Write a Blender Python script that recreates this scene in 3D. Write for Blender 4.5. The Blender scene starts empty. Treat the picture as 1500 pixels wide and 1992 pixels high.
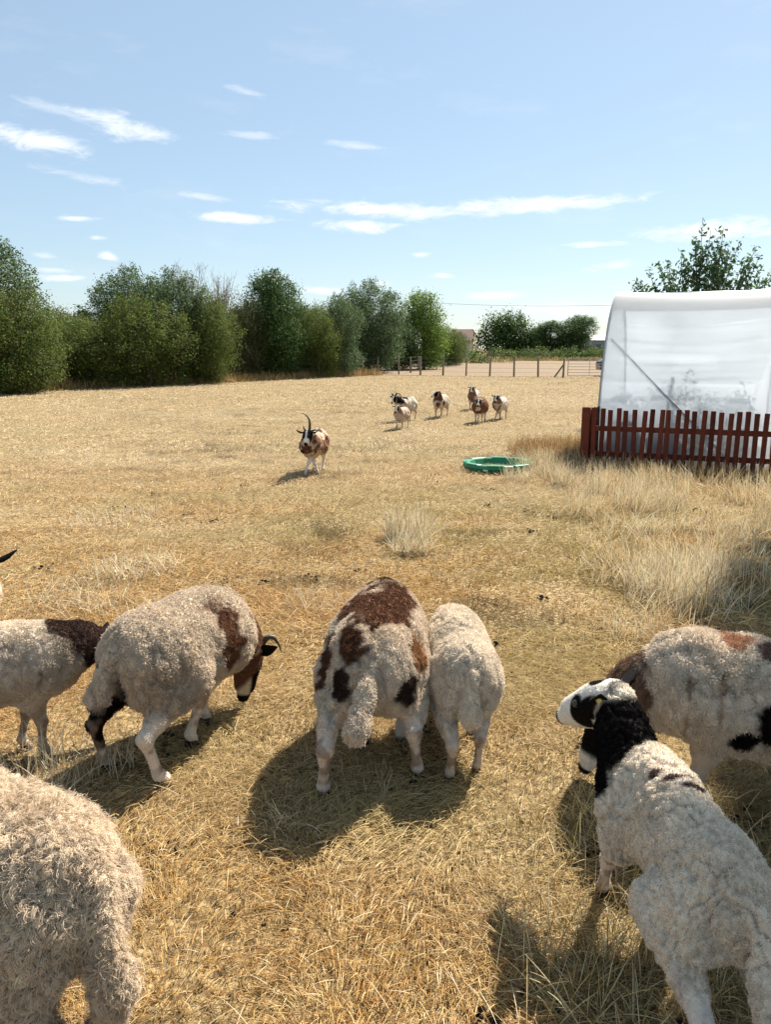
import bpy, math, random
import numpy as np
from mathutils import Vector, Matrix, kdtree

R = math.radians
PI = math.pi
C = bpy.context.scene.collection
SC = bpy.context.scene
random.seed(7)

# ------------------------------------------------------------------ camera
CAM_H, PITCH, FOC = 1.65, R(12.0), 1500.0          # eye height, downward pitch, focal length in photo pixels
cd = bpy.data.cameras.new('camera')
cam = bpy.data.objects.new('camera', cd); C.objects.link(cam)
cam.location = (0, 0, CAM_H); cam.rotation_euler = (PI/2 - PITCH, 0, 0)
cd.sensor_fit = 'VERTICAL'; cd.sensor_height = 24.0; cd.lens = 24.0*FOC/1992.0
cd.clip_start = 0.05; cd.clip_end = 3000
SC.camera = cam

# ------------------------------------------------------------------ sky, sun, exposure
SUN_EL, SUN_AZ = 47.0, 36.0                         # azimuth measured from +Y towards +X
W = bpy.data.worlds.new('World'); SC.world = W; W.use_nodes = True
sd = bpy.data.lights.new('sun', 'SUN'); sd.energy = 5.0; sd.angle = R(0.55); sd.color = (1.0, 0.94, 0.84)
sun = bpy.data.objects.new('sun', sd); C.objects.link(sun)
SUN_DIR = Vector((math.sin(R(SUN_AZ))*math.cos(R(SUN_EL)), math.cos(R(SUN_AZ))*math.cos(R(SUN_EL)), math.sin(R(SUN_EL))))
sun.rotation_euler = (-SUN_DIR).to_track_quat('-Z', 'Y').to_euler()
SC.view_settings.view_transform = 'Standard'; SC.view_settings.look = 'None'
SC.view_settings.exposure = 1.38; SC.view_settings.gamma = 1.0
SC.view_settings.use_curve_mapping = False
SC.cycles.max_bounces = 8; SC.cycles.diffuse_bounces = 2; SC.cycles.transparent_max_bounces = 12
SC.cycles.use_denoising = True
SC.cycles_curves.shape = 'RIBBONS'

def azel(px, py):
    """direction (azimuth, elevation) of a photo pixel, for placing the clouds on the sky"""
    x, y = (px-750)/FOC, (996-py)/FOC
    d = Vector((x, math.cos(PITCH) + y*math.sin(PITCH), y*math.cos(PITCH) - math.sin(PITCH))).normalized()
    return math.atan2(d.x, d.y), math.asin(d.z)

def build_sky():
    nt = W.node_tree; N = nt.nodes; L = nt.links
    N.clear()
    out = N.new('ShaderNodeOutputWorld'); bg = N.new('ShaderNodeBackground')
    sky = N.new('ShaderNodeTexSky'); sky.sky_type = 'NISHITA'; sky.sun_disc = False
    sky.sun_elevation = R(SUN_EL); sky.sun_rotation = R(SUN_AZ)
    sky.air_density = 1.0; sky.dust_density = 0.4; sky.ozone_density = 1.5; sky.altitude = 50
    bg.inputs['Strength'].default_value = 0.051
    L.new(bg.outputs[0], out.inputs[0])
    def m(op, a, b=None, c=None):
        n = N.new('ShaderNodeMath'); n.operation = op
        for i, v in enumerate((a, b, c)):
            if v is None: continue
            if isinstance(v, (int, float)): n.inputs[i].default_value = v
            else: L.new(v, n.inputs[i])
        return n.outputs[0]
    tc = N.new('ShaderNodeTexCoord'); sp = N.new('ShaderNodeSeparateXYZ'); L.new(tc.outputs['Generated'], sp.inputs[0])
    az = m('ARCTAN2', sp.outputs[0], sp.outputs[1]); el = m('ARCSINE', sp.outputs[2])
    cb = N.new('ShaderNodeCombineXYZ'); L.new(m('MULTIPLY', az, 14.0), cb.inputs[0]); L.new(m('MULTIPLY', el, 46.0), cb.inputs[1])
    nz = N.new('ShaderNodeTexNoise'); nz.inputs['Scale'].default_value = 1.3; nz.inputs['Detail'].default_value = 9; nz.inputs['Roughness'].default_value = 0.68; nz.inputs['Distortion'].default_value = .5
    L.new(cb.outputs[0], nz.inputs['Vector'])
    wob = m('MULTIPLY', m('SUBTRACT', nz.outputs['Fac'], 0.5), 3.3)
    clouds = [  # px, py, half width, half height, strength, slope
        (70, 276, 105, 26, .85, .12), (225, 245, 90, 27, .8, .16), (130, 222, 90, 12, .35, .22), (165, 346, 95, 11, .4, .14),
        (745, 410, 200, 17, .95, .04), (1050, 398, 210, 17, .95, -.02), (700, 440, 80, 13, .9, .02), (465, 425, 85, 11, .85, .03),
        (1400, 447, 170, 20, .95, -.01), (395, 383, 50, 8, .5, .08), (150, 425, 40, 7, .85, 0), (212, 498, 22, 10, .95, .1),
        (130, 542, 60, 8, .8, 0), (110, 526, 40, 6, .6, 0), (1160, 475, 80, 6, .7, 0), (1190, 518, 60, 10, .7, -.03), (530, 538, 35, 8, .8, 0),
        (620, 565, 60, 8, .7, 0), (860, 536, 24, 6, .8, 0), (740, 552, 28, 7, .8, 0), (690, 284, 55, 9, .45, .08), (480, 180, 40, 9, .35, .2),
        (480, 262, 50, 8, .4, .05), (818, 495, 22, 6, .8, 0), (965, 574, 60, 8, .7, 0), (1090, 600, 140, 13, .6, 0), (188, 462, 24, 6, .8, 0), (85, 497, 26, 7, .45, 0)]
    hz = N.new('ShaderNodeMix'); hz.data_type = 'RGBA'; hz.inputs['Factor'].default_value = .42; L.new(sky.outputs[0], hz.inputs['A']); hz.inputs['B'].default_value = (4.6, 6.1, 7.3, 1)   # thin summer haze evens the sky out
    tot = None
    for px, py, hw, hh, st, sl in clouds:
        a0, e0 = azel(px, py); a1, _ = azel(px+hw, py); _, e1 = azel(px, py-hh)
        dx = m('MULTIPLY', m('SUBTRACT', az, a0), 1.0/(a1-a0))
        da = m('MULTIPLY', m('SUBTRACT', az, a0), -sl)
        dy = m('MULTIPLY', m('SUBTRACT', m('SUBTRACT', el, e0), da), 1.0/(e1-e0))
        r2 = m('ADD', m('MULTIPLY', dx, dx), m('MULTIPLY', dy, dy))
        v = m('SUBTRACT', m('SUBTRACT', 1.0, m('SQRT', r2)), wob)
        mr = N.new('ShaderNodeMapRange'); mr.interpolation_type = 'SMOOTHSTEP'
        mr.inputs['From Min'].default_value = -0.22; mr.inputs['From Max'].default_value = 0.95; mr.inputs['To Max'].default_value = st
        L.new(v, mr.inputs['Value'])
        tot = mr.outputs[0] if tot is None else m('MAXIMUM', tot, mr.outputs[0])
    # thin loose cirrus all over the sky
    nz2 = N.new('ShaderNodeTexNoise'); nz2.inputs['Scale'].default_value = 0.45; nz2.inputs['Detail'].default_value = 5; nz2.inputs['Roughness'].default_value = .6
    L.new(cb.outputs[0], nz2.inputs['Vector'])
    mr = N.new('ShaderNodeMapRange'); mr.inputs['From Min'].default_value = .55; mr.inputs['From Max'].default_value = .85; mr.inputs['To Max'].default_value = .18
    L.new(nz2.outputs['Fac'], mr.inputs['Value'])
    tot = m('MAXIMUM', tot, mr.outputs[0])
    mix = N.new('ShaderNodeMix'); mix.data_type = 'RGBA'
    L.new(tot, mix.inputs['Factor']); L.new(hz.outputs['Result'], mix.inputs['A']); mix.inputs['B'].default_value = (8.3, 8.6, 8.9, 1)
    L.new(mix.outputs['Result'], bg.inputs['Color'])
build_sky()

# ------------------------------------------------------------------ helpers
def spot(px, py, z=0.0):
    """the point at height z seen at a photo pixel"""
    a = PITCH + math.atan((py-996)/FOC)
    Y = (CAM_H - z)/math.tan(a)
    zc = Y*math.cos(PITCH) + (CAM_H - z)*math.sin(PITCH)
    return Vector(((px-750)/FOC*zc, Y, z))

def side(px, Y, z=0.0):
    """x of a photo column at ground distance Y and height z"""
    return (px-750)/FOC*(Y*math.cos(PITCH) + (CAM_H - z)*math.sin(PITCH))

def height(py, Y):
    return CAM_H - Y*math.tan(PITCH + math.atan((py-996)/FOC))

def tag(o, label=None, cat=None, group=None, kind=None):
    if label: o['label'] = label
    if cat: o['category'] = cat
    if group: o['group'] = group
    if kind: o['kind'] = kind
    return o

def empty(name, loc, rz=0, label=None, cat=None, group=None):
    o = bpy.data.objects.new(name, None); C.objects.link(o)
    o.location = loc; o.rotation_euler = (0, 0, rz); o.empty_display_size = .2
    return tag(o, label, cat, group)

def link(name, me, parent=None, mat=None):
    o = bpy.data.objects.new(name, me); C.objects.link(o)
    if parent: o.parent = parent
    if mat and not me.materials: me.materials.append(mat)
    return o

def copy_tree(o, parent=None):
    c = o.copy(); C.objects.link(c); c.parent = parent
    for ch in list(o.children): copy_tree(ch, c)
    return c

def np_mesh(name, v, f, smooth=True):
    """mesh from a vertex array and a face array with a fixed number of corners"""
    v = np.asarray(v, np.float32); f = np.asarray(f, np.int32)
    me = bpy.data.meshes.new(name); k = f.shape[1]
    me.vertices.add(len(v)); me.vertices.foreach_set('co', v.ravel())
    me.loops.add(f.size); me.loops.foreach_set('vertex_index', f.ravel())
    me.polygons.add(len(f)); me.polygons.foreach_set('loop_start', np.arange(0, f.size, k, dtype=np.int32))
    me.polygons.foreach_set('use_smooth', np.full(len(f), smooth, bool))
    me.update(); me.validate()
    return me

def set_col(me, col, domain='POINT', name='col'):
    a = me.attributes.new(name, 'FLOAT_COLOR', domain)
    c4 = np.ones((len(col), 4), np.float32); c4[:, :3] = col
    a.data.foreach_set('color', c4.ravel())

class MB:
    """collects simple solids, then links them as one mesh"""
    def __init__(s): s.v = []; s.f = []
    def add(s, vs, fs):
        b = len(s.v); s.v += [tuple(p) for p in vs]; s.f += [tuple(b+i for i in q) for q in fs]; return s
    def box(s, c, d, rz=0, bev=0.0, m=None):
        hx, hy, hz = d[0]/2, d[1]/2, d[2]/2; b = min(bev, hx*.45, hy*.45, hz*.45)
        cs, sn = math.cos(rz), math.sin(rz); vs = []; fs = []
        if b <= 0:
            P = [(x, y, z) for z in (-hz, hz) for x, y in ((-hx, -hy), (hx, -hy), (hx, hy), (-hx, hy))]
            fs = [(3, 2, 1, 0), (4, 5, 6, 7), (0, 1, 5, 4), (1, 2, 6, 5), (2, 3, 7, 6), (3, 0, 4, 7)]
        else:
            P = []
            for z, i in ((-hz, b), (-hz+b, 0), (hz-b, 0), (hz, b)):
                x, y = hx-i, hy-i
                P += [(-x+b, -y, z), (x-b, -y, z), (x, -y+b, z), (x, y-b, z), (x-b, y, z), (-x+b, y, z), (-x, y-b, z), (-x, -y+b, z)]
            fs = [tuple(range(7, -1, -1)), tuple(range(24, 32))]
            for k in range(3):
                for i in range(8): fs.append((k*8+i, k*8+(i+1) % 8, k*8+8+(i+1) % 8, k*8+8+i))
        for x, y, z in P:
            p = Vector((c[0]+x*cs-y*sn, c[1]+x*sn+y*cs, c[2]+z)) if m is None else Vector(c) + m @ Vector((x, y, z))
            vs.append(p)
        return s.add(vs, fs)
    def tube(s, pts, rad, n=8, cap=True):
        pts = [Vector(p) for p in pts]
        if not isinstance(rad, (list, tuple)): rad = [rad]*len(pts)
        vs = []; fs = []; up = None
        for i, p in enumerate(pts):
            t = (pts[min(i+1, len(pts)-1)] - pts[max(i-1, 0)]).normalized()
            if up is None: up = t.orthogonal().normalized()
            up = (up - t*up.dot(t)).normalized(); bi = t.cross(up)
            for k in range(n):
                a = 2*PI*k/n; vs.append(p + (up*math.cos(a) + bi*math.sin(a))*rad[i])
        for i in range(len(pts)-1):
            for k in range(n): fs.append((i*n+k, i*n+(k+1) % n, i*n+n+(k+1) % n, i*n+n+k))
        if cap:
            fs.append(tuple(range(n-1, -1, -1))); b = (len(pts)-1)*n; fs.append(tuple(range(b, b+n)))
        return s.add(vs, fs)
    def mesh(s, name, smooth=False):
        me = bpy.data.meshes.new(name); me.from_pydata(s.v, [], s.f)
        if smooth:
            for p in me.polygons: p.use_smooth = True
        me.update(); return me
    def build(s, name, mat, parent=None, smooth=False):
        return link(name, s.mesh(name, smooth), parent, mat)

# ------------------------------------------------------------------ numpy noise
def _h(ix, iy, iz, s):
    with np.errstate(over='ignore'):
        h = (ix.astype(np.uint32)*np.uint32(374761393) + iy.astype(np.uint32)*np.uint32(668265263)
             + iz.astype(np.uint32)*np.uint32(2246822519) + np.uint32((s*3266489917) & 0xffffffff))
        h = (h ^ (h >> np.uint32(13)))*np.uint32(1274126177)
        h = (h ^ (h >> np.uint32(16)))*np.uint32(2654435761)
        h = h ^ (h >> np.uint32(15))
    return h.astype(np.float64)/4294967296.0

def vnoise(p, s=0):
    p = np.asarray(p, np.float64); i = np.floor(p).astype(np.int64); f = p-i; u = f*f*(3-2*f); r = 0
    for dx in (0, 1):
        for dy in (0, 1):
            for dz in (0, 1):
                w = (u[:, 0] if dx else 1-u[:, 0])*(u[:, 1] if dy else 1-u[:, 1])*(u[:, 2] if dz else 1-u[:, 2])
                r = r + w*_h(i[:, 0]+dx, i[:, 1]+dy, i[:, 2]+dz, s)
    return r

def fbm(p, s=0, o=3):
    p = np.asarray(p, np.float64); r = 0; a = .5; t = 0
    for k in range(o):
        r = r + a*vnoise(p*2**k + k*17.3, s+k); t += a; a *= .5
    return r/t

def worley(p, s=0):
    p = np.asarray(p, np.float64); i = np.floor(p).astype(np.int64); best = np.full(len(p), 9.0)
    for dx in (-1, 0, 1):
        for dy in (-1, 0, 1):
            for dz in (-1, 0, 1):
                c = i + np.array((dx, dy, dz))
                q = np.stack([c[:, 0]+_h(c[:, 0], c[:, 1], c[:, 2], s), c[:, 1]+_h(c[:, 0], c[:, 1], c[:, 2], s+1), c[:, 2]+_h(c[:, 0], c[:, 1], c[:, 2], s+2)], 1)
                best = np.minimum(best, ((p-q)**2).sum(1))
    return np.sqrt(best)

def sstep(a, b, x):
    t = np.clip((x-a)/(b-a), 0, 1); return t*t*(3-2*t)

def v2(x, y, sc, s=0):
    return vnoise(np.stack([x*sc, y*sc, np.zeros_like(x)+.37], 1), s)

# ------------------------------------------------------------------ materials
def mat(name, col=(.5, .5, .5), rough=.6, metal=0, attr=None, noise=None, bump=0, bscale=60, spec=.3, trans=0, sheen=0):
    """principled material; attr = colour attribute; noise = (scale, colour 2, amount); trans = share of translucent light"""
    m = bpy.data.materials.new(name); m.use_nodes = True
    nt = m.node_tree; N = nt.nodes; L = nt.links
    b = N['Principled BSDF']; out = N['Material Output']
    b.inputs['Roughness'].default_value = rough; b.inputs['Metallic'].default_value = metal
    b.inputs['Specular IOR Level'].default_value = spec
    b.inputs['Base Color'].default_value = (*col, 1)
    src = None
    if attr:
        a = N.new('ShaderNodeAttribute'); a.attribute_name = attr; src = a.outputs['Color']
    if noise:
        tc = N.new('ShaderNodeTexCoord'); nz = N.new('ShaderNodeTexNoise'); nz.inputs['Scale'].default_value = noise[0]
        nz.inputs['Detail'].default_value = 6; nz.inputs['Roughness'].default_value = .65
        L.new(tc.outputs['Object'], nz.inputs['Vector'])
        mr = N.new('ShaderNodeMapRange'); mr.inputs['From Min'].default_value = .35; mr.inputs['From Max'].default_value = .7
        mr.inputs['To Max'].default_value = noise[2]; L.new(nz.outputs['Fac'], mr.inputs['Value'])
        mx = N.new('ShaderNodeMix'); mx.data_type = 'RGBA'; L.new(mr.outputs[0], mx.inputs['Factor'])
        if src: L.new(src, mx.inputs['A'])
        else: mx.inputs['A'].default_value = (*col, 1)
        mx.inputs['B'].default_value = (*noise[1], 1); src = mx.outputs['Result']
    if src: L.new(src, b.inputs['Base Color'])
    if bump:
        tc = N.new('ShaderNodeTexCoord'); nz = N.new('ShaderNodeTexNoise'); nz.inputs['Scale'].default_value = bscale
        nz.inputs['Detail'].default_value = 5; L.new(tc.outputs['Object'], nz.inputs['Vector'])
        bp = N.new('ShaderNodeBump'); bp.inputs['Strength'].default_value = bump; bp.inputs['Distance'].default_value = .01
        L.new(nz.outputs['Fac'], bp.inputs['Height']); L.new(bp.outputs[0], b.inputs['Normal'])
    if trans:
        t = N.new('ShaderNodeBsdfTranslucent'); t.inputs['Color'].default_value = (*col, 1)
        if src: L.new(src, t.inputs['Color'])
        ms = N.new('ShaderNodeMixShader'); ms.inputs[0].default_value = trans
        L.new(b.outputs[0], ms.inputs[1]); L.new(t.outputs[0], ms.inputs[2]); L.new(ms.outputs[0], out.inputs[0])
    return m

M = {}
M['hide'] = mat('sheep_coat', rough=.8, attr='col', bump=.35, bscale=140, spec=.06)
M['wool'] = mat('wool_strands', rough=.9, attr='col', spec=.05, trans=.08)
M['horn'] = mat('horn', (.05, .038, .03), .5, noise=(40, (.11, .085, .06), .8), bump=.3, bscale=90, spec=.4)
M['hoof'] = mat('hoof', (.035, .028, .022), .6)
M['eye'] = mat('eye', (.02, .012, .006), .08, spec=.6)
M['ear_tag'] = mat('ear_tag', (.62, .55, .16), .4)
M['grass'] = mat('dry_grass', rough=.75, attr='col', spec=.15, trans=.18)
M['leaf'] = mat('leaf', rough=.7, attr='col', spec=.12, trans=.35)
M['bark'] = mat('bark', (.10, .075, .055), .9, noise=(6, (.18, .15, .12), .7), bump=.6, bscale=25)
M['fence_red'] = mat('red_brown_paint', (.078, .017, .010), .75, noise=(9, (.11, .034, .02), .6), bump=.25, bscale=50, spec=.15)
def vary(m, lo, hi):
    nt = m.node_tree; b = nt.nodes['Principled BSDF']; src = b.inputs['Base Color'].links[0].from_socket
    oi = nt.nodes.new('ShaderNodeObjectInfo'); mr = nt.nodes.new('ShaderNodeMapRange'); mr.inputs['To Min'].default_value = lo; mr.inputs['To Max'].default_value = hi
    nt.links.new(oi.outputs['Random'], mr.inputs['Value']); hs = nt.nodes.new('ShaderNodeHueSaturation'); nt.links.new(mr.outputs[0], hs.inputs['Value'])
    nt.links.new(src, hs.inputs['Color']); nt.links.new(hs.outputs[0], b.inputs['Base Color'])
vary(M['fence_red'], .7, 1.45)
M['steel'] = mat('galvanised_steel', (.35, .36, .37), .45, .7, noise=(20, (.22, .22, .22), .6))
M['post'] = mat('weathered_post', (.16, .13, .10), .9, noise=(7, (.27, .23, .18), .8), bump=.5, bscale=30)
M['wire'] = mat('fence_wire', (.25, .25, .25), .5, .6)
M['green'] = mat('green_plastic', (.012, .165, .075), .42, noise=(5, (.06, .25, .15), .35), spec=.4)
M['paper'] = mat('pale_label', (.6, .55, .45), .5)
M['dark'] = mat('dark_plastic', (.02, .02, .022), .5)
M['glass'] = mat('dark_glass', (.03, .04, .05), .08, spec=.6)
M['car'] = mat('dark_blue_paint', (.02, .03, .06), .25, spec=.6)
M['tyre'] = mat('tyre_rubber', (.02, .02, .02), .85)
M['wall_cream'] = mat('cream_render', (.55, .47, .36), .9, noise=(2, (.45, .38, .29), .6))
M['roof_tile'] = mat('brown_roof', (.16, .09, .07), .85, noise=(3, (.22, .14, .11), .7))
M['cladding'] = mat('grey_cladding', (.17, .20, .24), .6, noise=(2, (.22, .25, .29), .6))
M['roof_grey'] = mat('grey_roof', (.30, .31, .32), .6)
M['straw_soil'] = None

# ------------------------------------------------------------------ ground
def ground_material(name, base, alts, scale=1.0):
    m = bpy.data.materials.new(name); m.use_nodes = True
    nt = m.node_tree; N = nt.nodes; L = nt.links; b = N['Principled BSDF']
    b.inputs['Roughness'].default_value = .95; b.inputs['Specular IOR Level'].default_value = .1
    tc = N.new('ShaderNodeTexCoord'); src = None
    for i, (sc, det, lo, hi, amt, col, st) in enumerate(alts):
        mp = N.new('ShaderNodeMapping'); L.new(tc.outputs['Object'], mp.inputs['Vector'])
        mp.inputs['Scale'].default_value = (sc*st[0], sc*st[1], sc); mp.inputs['Location'].default_value = (i*3.7, i*1.9, i*.7)
        mp.inputs['Rotation'].default_value = (0, 0, st[2])
        nz = N.new('ShaderNodeTexNoise'); nz.inputs['Scale'].default_value = 1; nz.inputs['Detail'].default_value = det; nz.inputs['Roughness'].default_value = .65
        L.new(mp.outputs[0], nz.inputs['Vector'])
        mr = N.new('ShaderNodeMapRange'); mr.inputs['From Min'].default_value = lo; mr.inputs['From Max'].default_value = hi; mr.inputs['To Max'].default_value = amt
        L.new(nz.outputs['Fac'], mr.inputs['Value'])
        mx = N.new('ShaderNodeMix'); mx.data_type = 'RGBA'; L.new(mr.outputs[0], mx.inputs['Factor'])
        if src is None: mx.inputs['A'].default_value = (*base, 1)
        else: L.new(src, mx.inputs['A'])
        mx.inputs['B'].default_value = (*col, 1); src = mx.outputs['Result']
    L.new(src, b.inputs['Base Color'])
    nz = N.new('ShaderNodeTexNoise'); nz.inputs['Scale'].default_value = 30; nz.inputs['Detail'].default_value = 6; L.new(tc.outputs['Object'], nz.inputs['Vector'])
    bp = N.new('ShaderNodeBump'); bp.inputs['Strength'].default_value = .6; bp.inputs['Distance'].default_value = .03
    L.new(nz.outputs['Fac'], bp.inputs['Height']); L.new(bp.outputs[0], b.inputs['Normal'])
    return m

M['turf'] = ground_material('dry_turf', (.33, .24, .12), [
    (.22, 5, .42, .68, .55, (.22, .175, .075), (1, 1, .3)), (.9, 6, .45, .7, .6, (.38, .285, .16), (1, 2.2, .9)), (4, 6, .5, .72, .6, (.17, .115, .055), (1, 1.6, .9)), (28, 5, .40, .62, .85, (.06, .038, .02), (1, 1, 0))])
M['dirt'] = ground_material('bare_field', (.195, .142, .092), [
    (.15, 5, .42, .7, .6, (.25, .19, .125), (1, 3, 0)), (2, 6, .45, .7, .5, (.24, .165, .11), (1, 1, 0))])

def ground():
    ys = np.concatenate([np.linspace(-30, 60, 91), np.linspace(70, 200, 14), [260, 400, 700, 1200, 2000]])
    xs = np.concatenate([[-1500, -800, -400, -200], np.linspace(-100, 100, 101), [200, 400, 800, 1500]])
    X, Y = np.meshgrid(xs, ys); Z = np.zeros_like(X)
    v = np.stack([X.ravel(), Y.ravel(), Z.ravel()], 1); nx = len(xs)
    i = np.arange((len(ys)-1)*nx).reshape(len(ys)-1, nx)[:, :-1].ravel()
    f = np.stack([i, i+1, i+nx+1, i+nx], 1)
    o = link('ground', np_mesh('ground', v, f), None, M['turf']); o['kind'] = 'structure'
    # bare brown field beyond the wire fence
    e = [(-4, 50.5), (4, 47.0), (13.4, 45.5), (40, 44.5), (62, 105), (14, 105), (6, 84)]
    me = bpy.data.meshes.new('field'); me.from_pydata([(x, y, .015) for x, y in e], [], [tuple(range(len(e)))]); me.update()
    o = link('field', me, None, M['dirt']); o['kind'] = 'structure'
ground()

# ------------------------------------------------------------------ hair-curve strands (grass, fleece)
def strands(name, pts, rad, col, material, parent=None):
    n, k = pts.shape[:2]
    cu = bpy.data.hair_curves.new(name); cu.add_curves([k]*n)
    cu.attributes['position'].data.foreach_set('vector', np.ascontiguousarray(pts, np.float32).ravel())
    a = cu.attributes.get('radius') or cu.attributes.new('radius', 'FLOAT', 'POINT')
    a.data.foreach_set('value', np.ascontiguousarray(rad, np.float32).ravel())
    a = cu.attributes.new('col', 'FLOAT_COLOR', 'CURVE'); c4 = np.ones((n, 4), np.float32); c4[:, :3] = col
    a.data.foreach_set('color', c4.ravel())
    cu.materials.append(material)
    o = bpy.data.objects.new(name, cu); C.objects.link(o)
    if parent: o.parent = parent
    return o

# ------------------------------------------------------------------ trees
def leaf_mesh(name, lobes, n, size, pal, seed, clump=.16, per=30, thick=.5, shoots=(), up=.3, hang=0, jag=.5):
    """a crown: leaf-sized faces in clumps through the outer volume of several lobes, plus leafy shoots"""
    rg = np.random.default_rng(seed)
    L_ = np.array([l[:3] for l in lobes], float); Rr = np.array([l[3:6] for l in lobes], float)
    w = np.prod(Rr, 1)**(2/3); w /= w.sum(); nc = n//per
    k = rg.choice(len(lobes), nc, p=w)
    d = rg.normal(size=(nc, 3)); d /= np.linalg.norm(d, axis=1)[:, None]
    fr = 1 - thick*rg.random(nc)**1.5
    fr *= 1 - jag/2 + jag*vnoise(d*2.3 + L_[k]*1.7 + seed, seed)
    c = L_[k] + d*Rr[k]*fr[:, None]; out = d/Rr[k]; out /= np.linalg.norm(out, axis=1)[:, None]
    keep = fbm(c*1.1 + seed*3.1, seed+5, 2) > .36
    c, out = c[keep], out[keep]
    p = np.repeat(c, per, 0) + rg.normal(size=(len(c)*per, 3))*clump*np.array((1, 1, .8 + hang)); o = np.repeat(out, per, 0)
    tint = np.repeat(rg.normal(0, .24, len(c)), per) + rg.normal(0, .12, len(p))
    for (x, y, z, tx, ty, tz, ln, nl) in shoots:
        t = rg.random(nl); ax = np.array((tx, ty, tz), float); ax /= np.linalg.norm(ax)
        q = np.array((x, y, z)) + ax*(t*ln)[:, None] + rg.normal(size=(nl, 3))*(.05 + .10*(1-t))[:, None]
        p = np.concatenate([p, q]); o = np.concatenate([o, np.tile(ax*.3, (nl, 1)) + rg.normal(size=(nl, 3))*.5]); tint = np.concatenate([tint, rg.normal(.1, .15, nl)])
    m = len(p); nr = o*.6 + rg.normal(size=(m, 3))*.55 + np.array((0, 0, up)); nr /= np.linalg.norm(nr, axis=1)[:, None]
    t = rg.normal(size=(m, 3)) + np.array((0, 0, -hang*2)); t -= nr*(t*nr).sum(1)[:, None]; t /= np.linalg.norm(t, axis=1)[:, None] + 1e-9
    b = np.cross(nr, t); s = (size*(.6 + .8*rg.random(m)))[:, None]
    v = np.stack([p - t*s*.5, p + b*s*.24 - t*s*.02 + nr*s*.06, p + t*s*.5, p - b*s*.24 - t*s*.02 + nr*s*.06], 1).reshape(-1, 3)
    me = np_mesh(name, v, np.arange(m*4).reshape(m, 4), False)
    pal = np.array(pal); ci = pal[rg.integers(0, len(pal), m)]*(1 + np.clip(tint, -.45, .6))[:, None]
    set_col(me, np.repeat(np.clip(ci, .004, .6), 4, 0)); me.materials.append(M['leaf'])
    return me

def trunk_mesh(name, lobes, h0, r, seed, twigs=2):
    rg = random.Random(seed); mb = MB()
    top = max(l[2] for l in lobes)*.8
    mb.tube([(0, 0, -.1), (rg.uniform(-.05, .05), .03, h0*.5), (rg.uniform(-.1, .1), 0, h0), (rg.uniform(-.15, .15), .1, top)], [r*1.25, r, r*.85, r*.3], 8)
    for l in lobes:
        c = Vector(l[:3]); s = Vector((0, 0, h0*rg.uniform(.7, 1.3))); mid = s.lerp(c, .5) + Vector((rg.uniform(-.1, .1), rg.uniform(-.1, .1), -.1))
        mb.tube([s, mid, c], [r*.5, r*.34, r*.12], 6)
        for _ in range(twigs):
            e = c + Vector((rg.uniform(-1, 1)*l[3], rg.uniform(-1, 1)*l[4], rg.uniform(-.2, .9)*l[5]))*.8
            mb.tube([mid.lerp(c, .6), c.lerp(e, .5) + Vector((0, 0, .06)), e], [r*.16, r*.1, r*.03], 5)
    me = mb.mesh(name, True); me.materials.append(M['bark'])
    return me

G_DARK = [(.038, .074, .020), (.055, .10, .026), (.07, .12, .032), (.042, .08, .028)]
G_HAW = [(.07, .115, .026), (.105, .155, .033), (.14, .18, .036), (.08, .10, .03), (.12, .10, .036)]
G_WIL = [(.09, .13, .06), (.12, .165, .08), (.155, .195, .10), (.075, .115, .052)]
G_LIME = [(.11, .19, .03), (.15, .24, .04), (.19, .27, .05), (.10, .16, .035)]
G_BRN = [(.09, .085, .04), (.07, .095, .035), (.12, .10, .05), (.06, .07, .03)]
G_CON = [(.018, .035, .018), (.025, .045, .022), (.02, .04, .026)]

def rnd_shoots(seed, n, r, z0, z1, ln, nl=26, spread=.35):
    g = random.Random(seed); o = []
    for _ in range(n):
        a = g.uniform(0, 2*PI); q = r*math.sqrt(g.random())
        o.append((q*math.cos(a), q*math.sin(a), z1 - (z1-z0)*(q/r)**2, math.cos(a)*spread*q/r + g.uniform(-.12, .12), math.sin(a)*spread*q/r, 1, ln*g.uniform(.6, 1.3), nl))
    return o

# unit crowns, about 2 m radius and 5 m high; things scale them
L_WIL = [(0, 0, 3.2, 1.5, 1.5, 1.7), (-.9, .2, 2.5, 1.2, 1.2, 1.4), (.95, -.1, 2.6, 1.2, 1.2, 1.5), (.1, -.7, 1.9, 1.5, 1.1, 1.3), (-.3, .6, 3.6, 1.0, 1.0, 1.2), (.5, .3, 1.3, 1.5, 1.3, 1.1), (0, -.2, .75, 1.9, 1.3, .7)]
L_HAW = [(0, 0, 2.3, 1.8, 1.5, 1.5), (-1.2, 0, 1.7, 1.2, 1.2, 1.1), (1.25, .1, 1.6, 1.2, 1.2, 1.1), (.5, -.5, 2.9, 1.0, .9, 1.1), (-.5, -.6, 1.3, 1.5, 1.0, .9), (.2, -.8, 1.0, 1.6, .9, .7), (-.2, -.3, .6, 1.9, 1.3, .55)]
L_OAK = [(0, 0, 3.8, 1.3, 1.2, 1.3), (-.9, 0, 3.0, 1.1, 1.1, 1.1), (1.0, .1, 3.1, 1.1, 1.1, 1.1), (-.4, -.6, 2.1, 1.4, 1.1, 1.1), (.7, -.5, 1.9, 1.3, 1.1, 1.2), (.2, .4, 4.3, .9, .9, .9), (0, 0, 1.2, 1.7, 1.2, .9), (0, -.2, .7, 1.7, 1.2, .65)]
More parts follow.
